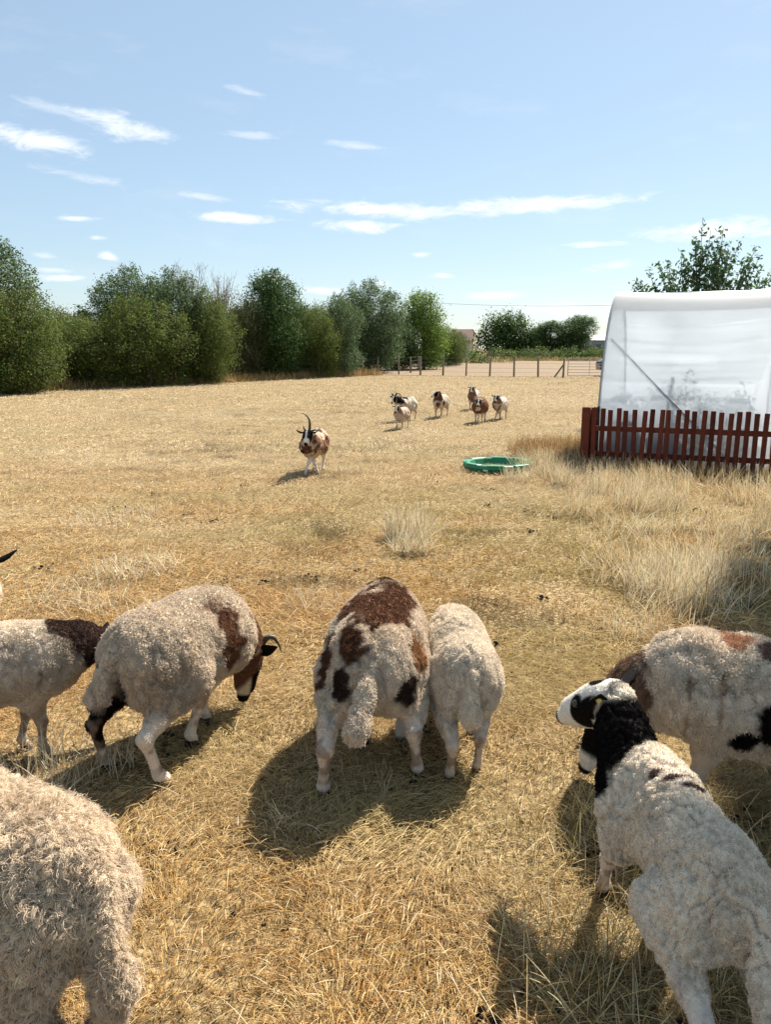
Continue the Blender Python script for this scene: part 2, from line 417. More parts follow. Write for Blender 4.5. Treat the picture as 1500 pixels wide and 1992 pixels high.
L_WEEP = [(0, 0, 3.9, 2.3, 1.8, 1.3), (-1.7, 0, 2.7, 1.6, 1.3, 2.0), (1.8, 0, 2.6, 1.6, 1.3, 2.0), (0, -.9, 2.3, 1.9, 1.1, 2.1), (2.7, 0, 1.7, 1.1, 1.0, 1.5), (-2.6, 0, 1.6, 1.0, 1.0, 1.4), (0, -1, 1.2, 2.2, .9, 1.0)]
L_CON = [(0, 0, 4.0, .7, .7, 1.2), (-1.6, 0, 3.4, .9, .8, 1.2), (1.7, 0, 3.6, .9, .8, 1.3), (-.8, 0, 2.4, 1.6, 1.0, 1.4), (.9, 0, 2.4, 1.7, 1.0, 1.4), (0, 0, 1.4, 2.4, 1.2, 1.2)]
CROWN = {
    'willow': (leaf_mesh('crown_willow', L_WIL, 46000, .095, G_WIL + G_WIL + G_DARK[:2], 11, clump=.20, shoots=rnd_shoots(1, 110, 1.95, 3.2, 4.8, .6, 50)), trunk_mesh('trunk_willow', L_WIL, .9, .11, 3)),
    'hawthorn': (leaf_mesh('crown_hawthorn', L_HAW, 46000, .09, G_HAW, 12, clump=.21, shoots=rnd_shoots(2, 80, 2.0, 1.9, 3.7, .55, 40, 1.0)), trunk_mesh('trunk_hawthorn', L_HAW, .7, .10, 4)),
    'oak': (leaf_mesh('crown_oak', L_OAK, 44000, .11, G_DARK + G_HAW[:1], 13, clump=.23, shoots=rnd_shoots(3, 50, 1.6, 3.2, 4.9, .5, 40, .8)), trunk_mesh('trunk_oak', L_OAK, 1.1, .14, 5)),
    'lime': (leaf_mesh('crown_lime', L_OAK, 24000, .13, G_LIME + G_HAW[1:3], 14, clump=.26, shoots=rnd_shoots(4, 16, 1.3, 3.9, 5.0, .5)), trunk_mesh('trunk_lime', L_OAK, 1.2, .12, 6)),
    'brown': (leaf_mesh('crown_brown', L_HAW, 18000, .09, G_BRN, 15, clump=.24, shoots=rnd_shoots(5, 34, 1.8, 2.4, 3.8, .7, 14, .6)), trunk_mesh('trunk_brown', L_HAW, .8, .09, 7, 5)),
    'weeping': (leaf_mesh('crown_weeping', L_WEEP, 16000, .26, G_DARK + G_HAW[:2], 16, clump=.3, hang=1.2), trunk_mesh('trunk_weeping', L_WEEP, 1.4, .2, 8)),
    'conifer': (leaf_mesh('crown_conifer', L_CON, 7000, .26, G_CON, 17, clump=.2), trunk_mesh('trunk_conifer', L_CON, 1.2, .2, 9)),
}

def tree(name, kind, px, Y, w, h, label, group=None, rz=0.0, ref=5.0, rw=4.4, x=None):
    cm, tm = CROWN[kind]; x = side(px, Y, 1.5) if x is None else x
    t = empty(name, (x, Y, 0), rz, label, 'tree' if 'tree' in name or 'conifer' in name else 'shrub', group)
    t.scale = (w/rw, w/rw, h/ref)
    link('crown', cm, t); link('trunk', tm, t)
    return t

HG = 'trees and shrubs of the field hedge'
tree('willow_tree', 'willow', -48, 30, 5.3, 5.8, 'tall grey-green willow at the left edge, highest of the left hedge', HG, .4, 5.1)
tree('hawthorn_shrub', 'hawthorn', 22, 28.8, 3.7, 3.6, 'bright green hawthorn at the foot of the tall left willow', HG, 1.0, 3.9)
tree('hawthorn_shrub', 'hawthorn', 160, 33.5, 4.6, 2.8, 'low olive hawthorn right of the tall left willow, below the dark conifers', HG, 2.6, 3.9)
tree('hawthorn_shrub', 'hawthorn', 285, 34.5, 4.4, 3.7, 'round hawthorn with yellowish top in front of the long grey-green willow', HG, 4.0, 3.9)
tree('willow_tree', 'willow', 262, 38, 4.4, 5.2, 'grey-green willow directly behind the round yellowish hawthorn', HG, 2.0, 5.1)
tree('willow_tree', 'willow', 345, 37.5, 4.4, 5.0, 'grey-green willow under the bare grey twigs', HG, 3.3, 5.1)
tree('hawthorn_shrub', 'hawthorn', 408, 37.5, 3.4, 3.9, 'narrow green shrub at the right end of the dark hedge shade', HG, 5.4, 3.9)
tree('brown_shrub', 'brown', 463, 41, 3.2, 4.7, 'brownish thin-leaved shrub left of the dark green oak', HG, .6, 4.3)
tree('oak_tree', 'oak', 534, 43, 4.3, 5.6, 'dark green oak standing highest in the middle of the hedge', HG, 1.2, 5.2)
tree('hawthorn_shrub', 'hawthorn', 604, 44.5, 3.4, 3.9, 'brown-green shrub between the dark oak and the middle willows', HG, 3.1, 3.9)
tree('willow_tree', 'willow', 655, 47, 3.9, 4.5, 'smaller willow leaning over the wire fence, right of the dark oak', HG, 5.0, 5.1)
tree('willow_tree', 'willow', 718, 53, 5.4, 5.8, 'broad domed willow left of the yellow-green tree', HG, .9, 5.1)
tree('lime_tree', 'lime', 825, 62, 4.9, 5.9, 'yellow-green tree, brightest of the hedge', HG, 2.2, 5.2)
tree('willow_tree', 'willow', 880, 80, 4.0, 3.3, 'small grey-green willow right of the yellow-green tree', HG, 4.1, 5.1)
tree('weeping_willow', 'weeping', 984, 128, 10.4, 6.9, 'large dark weeping willow beyond the bare field', None, .3, 5.3, 7.0)['category'] = 'tree'
tree('conifer', 'conifer', 1048, 160, 4.5, 6.4, 'small dark tree between the weeping willow and the round trees', None, .2, 5.2, 5.0)
tree('oak_tree', 'oak', 1072, 126, 7.4, 5.8, 'smaller of two round dark trees beyond the bare field', None, 3.0, 5.2)
tree('oak_tree', 'oak', 1125, 124, 8.6, 6.5, 'larger of two round dark trees beyond the bare field, beside the polytunnel', None, 4.2, 5.2)
tree('conifer', 'conifer', 162, 92, 8.5, 6.3, 'dark blue-green conifers seen over the low hawthorn', None, 0, 5.2, 5.0)
# second row of the hedge, closing the view through it
for i, (px, Y, w, h, k, lb) in enumerate([
        (80, 36, 5.5, 3.3, 'hawthorn', 'dark shrub in the second row behind the low left hawthorns'), (210, 38, 5.5, 3.4, 'hawthorn', 'dark shrub in the second row, left of the grey-green willows'),
        (430, 43, 4.5, 3.9, 'hawthorn', 'dark shrub in the second row behind the bare twigs'), (500, 46, 4.5, 4.2, 'oak', 'dark tree in the second row behind the brownish shrub'), (590, 50, 5, 4.0, 'oak', 'dark tree in the second row right of the tallest oak'),
        (670, 56, 5.5, 4.2, 'hawthorn', 'dark shrub in the second row between the middle willows'), (770, 60, 4.4, 4.3, 'oak', 'dark tree in the second row left of the yellow-green tree'), (862, 74, 4.2, 3.6, 'hawthorn', 'dark shrub in the second row behind the yellow-green tree')]):
    tree('hedge_shrub', k, px, Y, w, h, lb, HG, i*1.3, 3.9 if k == 'hawthorn' else 5.2)

def twig_tree(px, Y, h, w, label, seed):
    t = empty('bare_tree', (side(px, Y, 1.5), Y, 0), 0, label, 'tree', HG)
    g = random.Random(seed); mb = MB(); mt = MB()
    mt.tube([(0, 0, 0), (.05, 0, h*.3), (0, 0, h*.6)], [.08, .06, .04], 6)
    for i in range(46):
        z0 = h*g.uniform(.3, .62); a = g.uniform(0, 2*PI); e = Vector((math.cos(a)*w*g.uniform(.1, .5), math.sin(a)*w*g.uniform(.1, .5), h*g.uniform(.75, 1.0)))
        s = Vector((0, 0, z0)); m1 = s.lerp(e, .5) + Vector((g.uniform(-.12, .12), 0, -.1))
        mb.tube([s, m1, e], [.016, .011, .004], 4)
        for _ in range(5):
            q = m1.lerp(e, g.uniform(.1, .9)); r = q + Vector((g.uniform(-.3, .3), g.uniform(-.3, .3), g.uniform(.1, .5)))
            mb.tube([q, q.lerp(r, .5) + Vector((g.uniform(-.05, .05), 0, 0)), r], [.009, .006, .003], 3)
    mt.build('trunk', M['bark'], t, True); mb.build('twigs', M['post'], t)
twig_tree(372, 37.2, 5.6, 2.0, 'bare grey twigs rising above the grey-green willows', 3)
twig_tree(432, 39.5, 5.3, 1.6, 'thin bare twigs right of the larger bare twigs', 5)

def orchard_tree():
    """young tree behind the polytunnel: many upright leafy shoots"""
    Y = 17.5; x = side(1368, Y, 4.0)
    t = empty('orchard_tree', (x, Y, 0), 0, 'young tree with upright leafy shoots standing behind the white polytunnel', 'tree')
    g = random.Random(21); lobes = [(0, 0, 2.6, 1.0, .9, .8), (-.8, 0, 2.4, .8, .8, .7), (.8, 0, 2.5, .8, .8, .7), (.1, 0, 3.1, .6, .6, .7)]; sh = []
    tips = [(-1.45, 3.35), (-1.25, 3.55), (-.95, 3.75), (-.72, 3.55), (-.5, 4.0), (-.3, 3.8), (-.12, 4.25), (.02, 4.75), (.18, 4.45), (.35, 4.2), (.5, 4.52), (.62, 4.2), (.82, 4.2), (.98, 3.75), (1.15, 3.85), (1.33, 4.12), (1.42, 3.9), (1.5, 3.3), (-1.62, 3.2), (1.65, 3.35)]
    mb = MB(); mb.tube([(0, 0, -.1), (.04, 0, .8), (0, 0, 1.6), (.05, 0, 2.6)], [.10, .085, .07, .04], 8)
    for tx, tz in tips:
        for rep in range(2):
            b = Vector((tx*.45, g.uniform(-.4, .4), 2.0)); e = Vector((tx + rep*g.uniform(-.12, .12), g.uniform(-.5, .5)*(.3 + rep), tz - rep*g.uniform(.15, .5))); d = e - b
            sh.append((*b, *d, d.length, 135))
            mb.tube([(0, 0, 1.4), b, b.lerp(e, .5), e], [.03, .022, .014, .004], 5)
    me = leaf_mesh('crown_orchard', lobes, 2200, .115, [(.055, .10, .05), (.075, .13, .06), (.10, .155, .07), (.06, .11, .06)], 31, clump=.12, shoots=sh)
    link('crown', me, t); mb.build('trunk', M['bark'], t, True); t.scale = (.93, .9, .93)
orchard_tree()

def shade_tree():
    """tall dense tree just outside the right edge of the photograph; its shade lies over the right-hand sheep"""
    t = empty('shade_tree', (7.64, 7.40, 0), 0, 'tall dense broadleaf tree standing right of the red fence', 'tree')
    lobes = [(-.05, 0, 4.6, 3.0, 3.0, 1.25), (.0, 0, 5.5, 2.90, 2.90, 1.4), (.15, 0, 6.6, 2.70, 2.70, 1.5), (.15, 0, 7.8, 2.46, 2.46, 1.5), (.2, 0, 8.9, 2.42, 2.42, 1.5), (.2, 0, 9.9, 2.42, 2.42, 1.4)]
    me = leaf_mesh('crown_shade', lobes, 90000, .26, G_DARK + G_HAW[:2], 41, clump=.06, per=9, thick=.25, jag=.03)
    link('crown', me, t); link('trunk', trunk_mesh('trunk_shade', lobes, 2.4, .2, 15), t)
shade_tree()

# far-off green growth along the end of the bare field
def undergrowth():
    rg = np.random.default_rng(5); lobes = []
    for i in range(60):
        px = rg.uniform(900, 1215); Y = rg.uniform(104, 122); lobes.append((side(px, Y, 1), Y, .55, 2.2, 1.5, rg.uniform(.6, 1.25)))
    for i in range(14):
        px = rg.uniform(860, 930); Y = rg.uniform(84, 100); lobes.append((side(px, Y, 1), Y, .4, 1.2, 1.2, rg.uniform(.4, .8)))
    me = leaf_mesh('undergrowth', lobes, 16000, .3, G_HAW + G_DARK, 51, clump=.25)
    o = link('undergrowth', me); o['kind'] = 'stuff'
undergrowth()

# ------------------------------------------------------------------ buildings far off
def house():
    Y = 165; x0, x1 = side(884, Y, 3), side(926, Y, 3); w = x1-x0
    t = empty('house', ((x0+x1)/2, Y, 0), R(-14), 'distant house with brown roof and cream gable beyond the hedge', 'house')
    d, ez, rz_ = 7.0, 3.2, height(643, Y)
    mb = MB(); a = w/2
    mb.add([(-a, -d/2, 0), (a, -d/2, 0), (a, d/2, 0), (-a, d/2, 0), (-a, -d/2, ez), (a, -d/2, ez), (a, d/2, ez), (-a, d/2, ez), (-a, 0, rz_), (a, 0, rz_)],
           [(0, 1, 5, 4), (2, 3, 7, 6), (1, 2, 6, 9, 5), (3, 0, 4, 8, 7)])
    mb.build('wall', M['wall_cream'], t)
    rb = MB(); e = .3
    for sg in (-1, 1):
        rb.add([(-a-e, sg*(d/2+e), ez-.25), (a+e, sg*(d/2+e), ez-.25), (a-.6, 0, rz_+.12), (-a-e, 0, rz_+.12), (-a-e, sg*(d/2+e), ez-.13), (a+e, sg*(d/2+e), ez-.13), (a-.6, 0, rz_+.28), (-a-e, 0, rz_+.28)],
               [(0, 1, 2, 3), (4, 5, 6, 7), (0, 1, 5, 4), (1, 2, 6, 5), (2, 3, 7, 6), (3, 0, 4, 7)])
    rb.build('roof', M['roof_tile'], t)
    for yy in (-1.2, 1.2):
        f = MB().box((a+.03, yy, 2.4), (.08, 1.1, 1.2)).build('window', M['wall_cream'], t)
        MB().box((a+.08, yy, 2.4), (.06, .9, 1.0)).build('pane', M['glass'], f)
    Y = 175; x = side(1185, Y, 3)
    t = empty('barn', (x, Y, 0), 0, 'distant grey-blue building with pale roof beside the polytunnel edge', 'building')
    h = height(662, Y); MB().box((0, 0, h/2), (9, 6, h)).build('wall', M['cladding'], t)
    top = height(650, Y); rb = MB()
    rb.add([(-4.8, -3.3, h), (4.8, -3.3, h), (4.8, 3.3, h), (-4.8, 3.3, h), (-4.8, 0, top), (4.8, 0, top)], [(0, 1, 5, 4), (2, 3, 4, 5), (1, 2, 5), (3, 0, 4), (3, 2, 1, 0)])
    rb.build('roof', M['roof_grey'], t)
    for i in range(3):
        f = MB().box((-3 + i*2.6, -3.03, h*.62), (1.5, .08, 1.0)).build('window', M['roof_grey'], t)
        MB().box((-3 + i*2.6, -3.08, h*.62), (1.3, .06, .8)).build('pane', M['glass'], f)
house()

def car():
    Y = 46.5; x = side(1172, Y, .8)
    t = empty('parked_car', (x + 2.05, Y + .6, 0), 0, 'dark blue car parked behind the polytunnel, only its end showing', 'car')
    prof = [(-2.0, .35), (-2.05, .75), (-1.9, .95), (-1.5, 1.0), (-1.1, 1.42), (.5, 1.46), (1.15, 1.05), (1.9, .92), (2.05, .7), (2.0, .35)]
    n = len(prof); vs = []; fs = []
    for y, k in ((-.80, .97), (-.86, 1), (.86, 1), (.80, .97)):
        for px_, pz in prof: vs.append((px_*k, y*(1 if pz < 1.02 else .82), .35+(pz-.35)*k))
    for j in range(3):
        for i in range(n): fs.append((j*n+i, j*n+(i+1) % n, (j+1)*n+(i+1) % n, (j+1)*n+i))
    fs += [tuple(range(n)), tuple(range(4*n-1, 3*n-1, -1))]
    MB().add(vs, fs).build('body', M['car'], t, True)
    for sg in (-1, 1):
        MB().add([(-1.35, sg*.845, 1.06), (.95, sg*.845, 1.06), (.45, sg*.74, 1.38), (-1.0, sg*.74, 1.38)], [(0, 1, 2, 3)]).build('side_window', M['glass'], t)
        for wx in (-1.3, 1.3):
            w = MB().tube([(wx, sg*.70, .32), (wx, sg*.72, .32), (wx, sg*.90, .32), (wx, sg*.92, .32)], [.27, .32, .32, .27], 16).build('wheel', M['tyre'], t, True)
            MB().tube([(wx, sg*.90, .32), (wx, sg*.935, .32)], [.18, .16], 12).build('rim', M['steel'], w)
    MB().box((-2.05, 0, .78), (.06, 1.2, .14), bev=.02).build('headlight', M['glass'], t)
car()

def power_line():
    t = empty('power_line', (0, 0, 0), 0, 'thin overhead power line crossing the sky between the trees and the polytunnel', 'power line')
    Y = 100; p = [Vector((side(840, Y, 6), Y+3, height(586, Y))), Vector((side(1260, Y, 6), Y, height(591, Y)))]
    a = p[0]; b = p[1]
    MB().tube([a.lerp(b, i/10) + Vector((0, 0, -.35*4*(i/10)*(1-i/10))) for i in range(11)], .022, 4).build('cable', M['dark'], t)
    for q in (a, b): MB().tube([(q.x, q.y, -.1), (q.x, q.y, q.z+.3)], [.14, .10], 8).build('pole', M['post'], t, True)
power_line()

# ------------------------------------------------------------------ wire fences and gate
def wire_fence(pts, label, h=1.15, wires=(.25, .5, .8, 1.05), rail=False):
    t = empty('wire_fence', pts[0], 0, label, 'fence', 'post and wire fences of the field'); o = Vector(pts[0])
    g = random.Random(len(pts)); me = None
    me = MB().tube([(0, 0, -.1), (0, 0, .5), (0, 0, h-.03), (0, 0, h)], [.06, .056, .055, .045], 8).mesh('post', True); me.materials.append(M['post'])
    for p in pts:
        q = link('post', me, t); q.location = Vector(p) - o; q.rotation_euler = (g.uniform(-.03, .03), g.uniform(-.03, .03), g.uniform(0, 3)); q.scale = (g.uniform(.85, 1.15), 1, g.uniform(.92, 1.05))
    for z in wires:
        MB().tube([Vector(p) - o + Vector((0, -.06, z + g.uniform(-.01, .01))) for p in pts], .006, 4).build('wire', M['wire'], t)
    return t
P = [(spot(px, py).x, spot(px, py).y, 0) for px, py in ((705, 726.5), (735, 727.5), (776, 728.5), (818, 730), (862, 731), (907, 732), (953, 733), (1000, 733.5), (1047, 734), (1096, 735))]
f1 = wire_fence(P, 'post and wire fence along the near side of the bare field')
for p, dx in ((P[-1], -.5), (P[0], -.55)):
    o = Vector(P[0]); q = Vector(p) - o
    MB().tube([q + Vector((dx, 0, .03)), q + Vector((0, 0, .75))], [.05, .045], 6).build('strut', M['post'], f1)
P2 = [(side(px, Y), Y, 0) for px, Y in ((799, 53), (815, 58), (838, 64), (858, 71), (878, 79), (905, 90), (912, 96), (925, 104), (950, 106), (975, 108), (1010, 108), (1045, 108), (1080, 108))]
wire_fence(P2, 'post and wire fence running away along the hedge past the yellow-green tree')
P3 = [(side(px, Y), Y, 0) for px, Y in ((480, 41.5), (545, 43), (620, 44.5), (655, 46), (705, 48.9))]
wire_fence(P3, 'post and wire fence under the dark oak, left of the field corner')

def gate():
    a = spot(1103, 735); b = spot(1190, 735.5)
    t = empty('field_gate', (a.x, a.y, 0), math.atan2(b.y-a.y, b.x-a.x), 'galvanised seven-bar metal field gate left of the polytunnel', 'gate')
    L_ = (b-a).length
    for x in (.05, L_-.05): MB().tube([(x, 0, .12), (x, 0, 1.12)], .022, 8).build('stile', M['steel'], t, True)
    me = MB().tube([(.05, 0, 0), (L_-.05, 0, 0)], .016, 6).mesh('bar'); me.materials.append(M['steel'])
    for i in range(7): q = link('bar', me, t); q.location = (0, -.003*(i % 2), .14 + i*.16)
    MB().tube([(L_*.5, -.02, .12), (L_*.5, -.02, 1.12)], .014, 6).build('upright', M['steel'], t)
gate()

# ------------------------------------------------------------------ polytunnel and red picket fence
FA = R(-24)                                            # the tunnel's long axis, turned a little towards the camera on the right
def film_material():
    m = bpy.data.materials.new('polythene_film'); m.use_nodes = True
    nt = m.node_tree; N = nt.nodes; L = nt.links; N.remove(N['Principled BSDF']); out = N['Material Output']
    tr = N.new('ShaderNodeBsdfTranslucent'); tr.inputs['Color'].default_value = (.85, .90, .96, 1)
    df = N.new('ShaderNodeBsdfDiffuse'); df.inputs['Color'].default_value = (.86, .88, .91, 1)
    tp = N.new('ShaderNodeBsdfTransparent'); tp.inputs['Color'].default_value = (.92, .95, .98, 1)
    gl = N.new('ShaderNodeBsdfGlossy'); gl.inputs['Roughness'].default_value = .3; gl.inputs['Color'].default_value = (.9, .9, .9, 1)
    a = N.new('ShaderNodeMixShader'); a.inputs[0].default_value = .22; L.new(tr.outputs[0], a.inputs[1]); L.new(df.outputs[0], a.inputs[2])
    tc = N.new('ShaderNodeTexCoord'); nz = N.new('ShaderNodeTexNoise'); nz.inputs['Scale'].default_value = 1.6; nz.inputs['Detail'].default_value = 4
    L.new(tc.outputs['Object'], nz.inputs['Vector']); mr = N.new('ShaderNodeMapRange'); mr.inputs['From Min'].default_value = .3; mr.inputs['From Max'].default_value = .7
    mr.inputs['To Min'].default_value = .05; mr.inputs['To Max'].default_value = .15; L.new(nz.outputs['Fac'], mr.inputs['Value'])
    b = N.new('ShaderNodeMixShader'); L.new(mr.outputs[0], b.inputs[0]); L.new(a.outputs[0], b.inputs[1]); L.new(tp.outputs[0], b.inputs[2])
    fr = N.new('ShaderNodeFresnel'); fr.inputs[0].default_value = 1.3
    c = N.new('ShaderNodeMixShader'); L.new(fr.outputs[0], c.inputs[0]); L.new(b.outputs[0], c.inputs[1]); L.new(gl.outputs[0], c.inputs[2])
    L.new(c.outputs[0], out.inputs[0])
    return m
M['film'] = film_material()

TW, TH, TL = 3.0, 2.52, 2.34
def arch(t):
    """cross-section of the tunnel, t 0..1 from the front foot over the ridge to the back foot"""
    c, s = math.cos(PI*t), math.sin(PI*t)
    return (TW/2*(1 - math.copysign(abs(c)**.95, c)), TH*abs(s)**.86)

def polytunnel():
    o = (3.08, 11.25, 0)
    t = empty('polytunnel', o, FA, 'white polythene tunnel with wrinkled sheet behind the red fence', 'polytunnel')
    nu, nv = 70, 150; vs = []; rg = random.Random(4)
    folds = [(1.76, .035, 1.0, .020), (1.66, .026, .8, .020), (1.56, .026, .4, .026), (1.44, .026, .7, .024), (1.33, .024, .5, .026), (1.21, .026, .35, .022), (1.98, .04, .6, .014)]
    for i in range(nu+1):
        u = i/nu; X = u*TL
        for j in range(nv+1):
            tt = j/nv; y, z = arch(tt)
            y2, z2 = arch(min(1, tt+.004)); y1, z1 = arch(max(0, tt-.004)); nx, nz = -(z2-z1), (y2-y1); q = math.hypot(nx, nz) or 1; nx /= q; nz /= q
            sag = 4*u*(1-u); d = -.05*sag
            if tt < .5:
                for zc, wd, k, am in folds:
                    zz = zc - .10*sag*k + .05*u
                    d += am*2.0*math.exp(-((z-zz)/wd)**2)*min(1, sag*1.7)*(.7 + .3*math.sin(9*u+zc*7))
                # diagonal creases at the lower left, pulled from the hoop
                for x0, z0, am in ((.10, .98, .015), (.12, .80, .014), (.08, .62, .012)):
                    rr = (z - z0) + (X-x0)*.45; d += 1.6*am*math.exp(-(rr/.03)**2)*math.exp(-((X-x0-.22)/.2)**2)
            end = min(u, 1-u)*TL
            vs.append((X, y + nx*d, max(0, z + nz*d)))
    idx = np.arange(nu*(nv+1)).reshape(nu, nv+1)[:, :-1].ravel(); f = np.stack([idx, idx+nv+1, idx+nv+2, idx+1], 1)
    link('sheet', np_mesh('sheet', vs, f), t, M['film'])
    for X, off in ((.0, .012), (TL, .012)):
        vsE = [(X, TW/2, 0)]; n = 40
        for k in range(n+1):
            y, z = arch(k/n); vsE.append((X, y, z))
        MB().add(vsE, [(0, k, k+1) for k in range(1, n+1)]).build('end_sheet', M['film'], t, True)
    hp = [arch(k/40) for k in range(41)]
    for X in (.01, TL-.01):
        MB().tube([(X, TW/2 + (y-TW/2)*.985, z*.985) for y, z in hp], .02, 8).build('hoop', M['steel'], t, True)
    MB().tube([(0, TW/2, TH*.98), (TL, TW/2, TH*.98)], .018, 8).build('ridge_pole', M['steel'], t, True)
    def wall_pt(X, z):
        b = min((abs(arch(k/400)[1]-z), k) for k in range(201))[1]; y, zz = arch(b/400); return Vector((X, y + .06, zz))
    MB().tube([wall_pt(.08 + (TL*.78)*s, 1.78 - 1.72*s) for s in np.linspace(0, 1, 12)], .012, 8).build('brace', M['steel'], t, True)
    MB().tube([(TL*.42, .22, 0), (TL*.42, .25, 1.25)], .022, 6).build('prop', M['steel'], t)
    rot = Matrix.Rotation(FA, 4, 'Z'); W_ = lambda x, y: Vector(o) + rot @ Vector((x, y, 0))
    # plants growing inside
    for i, (x, y, h, lb) in enumerate(((1.15, .46, 1.30, 'tallest feathery plant growing inside the polytunnel'), (1.48, .42, .95, 'medium weed inside the polytunnel near the brace foot'), (1.92, .42, .85, 'weed inside the right end of the polytunnel'), (.92, .42, .8, 'short weed inside the polytunnel left of the tallest plant'), (1.7, .5, .7, 'small weed at the back of the polytunnel'), (.30, .9, .95, 'weed behind the dark grey sack inside the polytunnel'), (.75, 1.0, 1.0, 'weed behind the dark blue sack inside the polytunnel'), (1.3, 1.1, .9, 'leafy weed in the middle row inside the polytunnel'), (1.85, 1.0, 1.0, 'tall weed in the back right corner of the polytunnel'))):
        g = random.Random(i+9); p = empty('weed', W_(x, y), 0, lb, 'plant', 'weeds inside the polytunnel'); sm = MB(); sh = []
        sm.tube([(0, 0, 0), (.02, 0, h*.5), (0, .02, h)], [.012, .009, .003], 5)
        for k in range(9):
            z = h*g.uniform(.2, .85); a = g.uniform(0, 2*PI); r = .26*(1-z/h) + .05; e = Vector((math.cos(a)*r, math.sin(a)*r*.6, z + .18))
            sm.tube([(0, 0, z), Vector((0, 0, z+.03)).lerp(e, .5), e], [.006, .005, .002], 4); sh.append((0, 0, z, *(e-Vector((0, 0, z))), (e-Vector((0, 0, z))).length, 34))
        sh.append((0, 0, h*.6, 0, 0, 1, h*.4, 40))
        me = leaf_mesh('leaves', [(0, 0, h*.35, .15, .12, h*.3)] if i < 5 else [(0, 0, h*.42, .30, .24, h*.42)], 90 if i < 5 else 900, .07 if i < 5 else .09, G_DARK, 60+i, clump=.05, shoots=sh)
        sm.build('stem', M['bark'], p); link('foliage', me, p)
    # dark bags of compost leaning inside
    for i, (x, y, sx, sz, lb) in enumerate(((.44, .31, .66, .80, 'dark grey sack heap inside the left end of the polytunnel'), (1.0, .31, .60, .66, 'dark blue sack inside the middle of the polytunnel'))):
        v, f = [], []; n, mm = 16, 9
        for a in range(mm+1):
            ph = PI/2*a/mm
            for k in range(n):
                th = 2*PI*k/n; rr = math.cos(ph)**.55*(1 + .10*math.sin(3*th+i) + .05*math.sin(7*th)); v.append((sx/2*rr*math.cos(th), .24*rr*math.sin(th), sz*math.sin(ph)**.9))
        for a in range(mm):
            for k in range(n): f.append((a*n+k, a*n+(k+1) % n, (a+1)*n+(k+1) % n, (a+1)*n+k))
        b = MB().add(v, f).build('sack', mat('sack_cloth', (.05, .06, .09) if i else (.07, .075, .09), .7, bump=.4, bscale=12), None, True)
        b.location = W_(x, y); b.rotation_euler = (0, 0, FA); tag(b, lb, 'sack', 'sacks inside the polytunnel')
polytunnel()

def picket_fence(a, b, n, label, h, corner=False, seed=0, w=.062):
    a, b = Vector(a), Vector(b); d = b-a; ang = math.atan2(d.y, d.x); L_ = d.length; g = random.Random(seed)
    t = empty('picket_fence', a, ang, label, 'fence', 'red picket fence runs round the polytunnel')
    me = MB().box((0, 0, h/2), (w, .02, h), bev=.004).mesh('slat'); me.materials.append(M['fence_red'])
    for i in range(n):
        q = link('slat', me, t); q.location = ((i+.5)*L_/n + g.uniform(-.008, .008), -.036, .02 + g.uniform(-.02, .014)); q.rotation_euler = (g.uniform(-.02, .02), g.uniform(-.03, .03), g.uniform(-.04, .04))
    for z in (h*.28, h*.70): MB().box((L_/2, 0, z), (L_+.02, .045, .07), bev=.004).build('rail', M['fence_red'], t)
    for x in ([0, L_] if not corner else [L_]):
        MB().box((x, .062, h*.49), (.075, .075, h*1.02), bev=.006).build('post', M['fence_red'], t)
    return t
c0 = spot(1144, 914)
A0 = (c0.x, c0.y, 0); dirA = Vector((math.cos(R(-21)), math.sin(R(-21)), 0))
pf = picket_fence(A0, Vector(A0) + dirA*3.6, 34, 'red-brown picket fence in front of the white polytunnel', .83, seed=2)
MB().box((-.055, -.03, .43), (.11, .10, .87), bev=.006).build('corner_post', M['fence_red'], pf)
dirB = Vector((math.sin(R(24)), math.cos(R(24)), 0))
picket_fence(Vector(A0) + dirB*.12 + Vector((-.03, 0, 0)), Vector(A0) + dirB*3.3 + Vector((-.03, 0, 0)), 19, 'red-brown picket fence end run going back along the left end of the polytunnel', .83, True, seed=5)

# ------------------------------------------------------------------ green tub
def tub():
    c = spot(968, 913); t = empty('sandpit_tub', (c.x, c.y, 0), R(12), 'green plastic octagonal sandpit tub lying on the dry grass', 'tub')
    n = 8; Ro = .475
    def ring(r, z, k=0, notch=False):
        o = []
        for i in range(n):
            for s in (-.30, .30):
                a = 2*PI*(i+.5)/n + s*2*PI/n*.9; o.append((r*math.cos(a), r*math.sin(a)*.98, z))
        return o
    rings = [ring(Ro*.93, 0), ring(Ro*.97, .04), ring(Ro*1.02, .10), ring(Ro*1.0, .158), ring(Ro*.965, .172), ring(Ro*.86, .172), ring(Ro*.835, .155), ring(Ro*.76, .035), ring(Ro*.55, .028)]
    vs = [p for r in rings for p in r]; k = n*2; fs = []
    for j in range(len(rings)-1):
        for i in range(k): fs.append((j*k+i, j*k+(i+1) % k, (j+1)*k+(i+1) % k, (j+1)*k+i))
    fs.append(tuple(range((len(rings)-1)*k, len(rings)*k))[::-1])
    MB().add(vs, fs).build('basin', M['green'], t); t.scale = (1, 1, .64)
    for i in range(n):                                     # moulded corner lugs on the rim
        a = 2*PI*(i+.5)/n; m = Matrix.Rotation(a, 3, 'Z')
        MB().box((Ro*.925*math.cos(a), Ro*.925*math.sin(a)*.98, .172), (.085, .24, .020), bev=.008, m=m).build('rim_lug', M['green'], t)
    a = R(-118-12); m = Matrix.Rotation(a, 3, 'Z')
    MB().box((Ro*.985*math.cos(a), Ro*.985*math.sin(a), .072), (.012, .07, .04), bev=.003, m=m).build('label_plate', M['paper'], t)
tub()

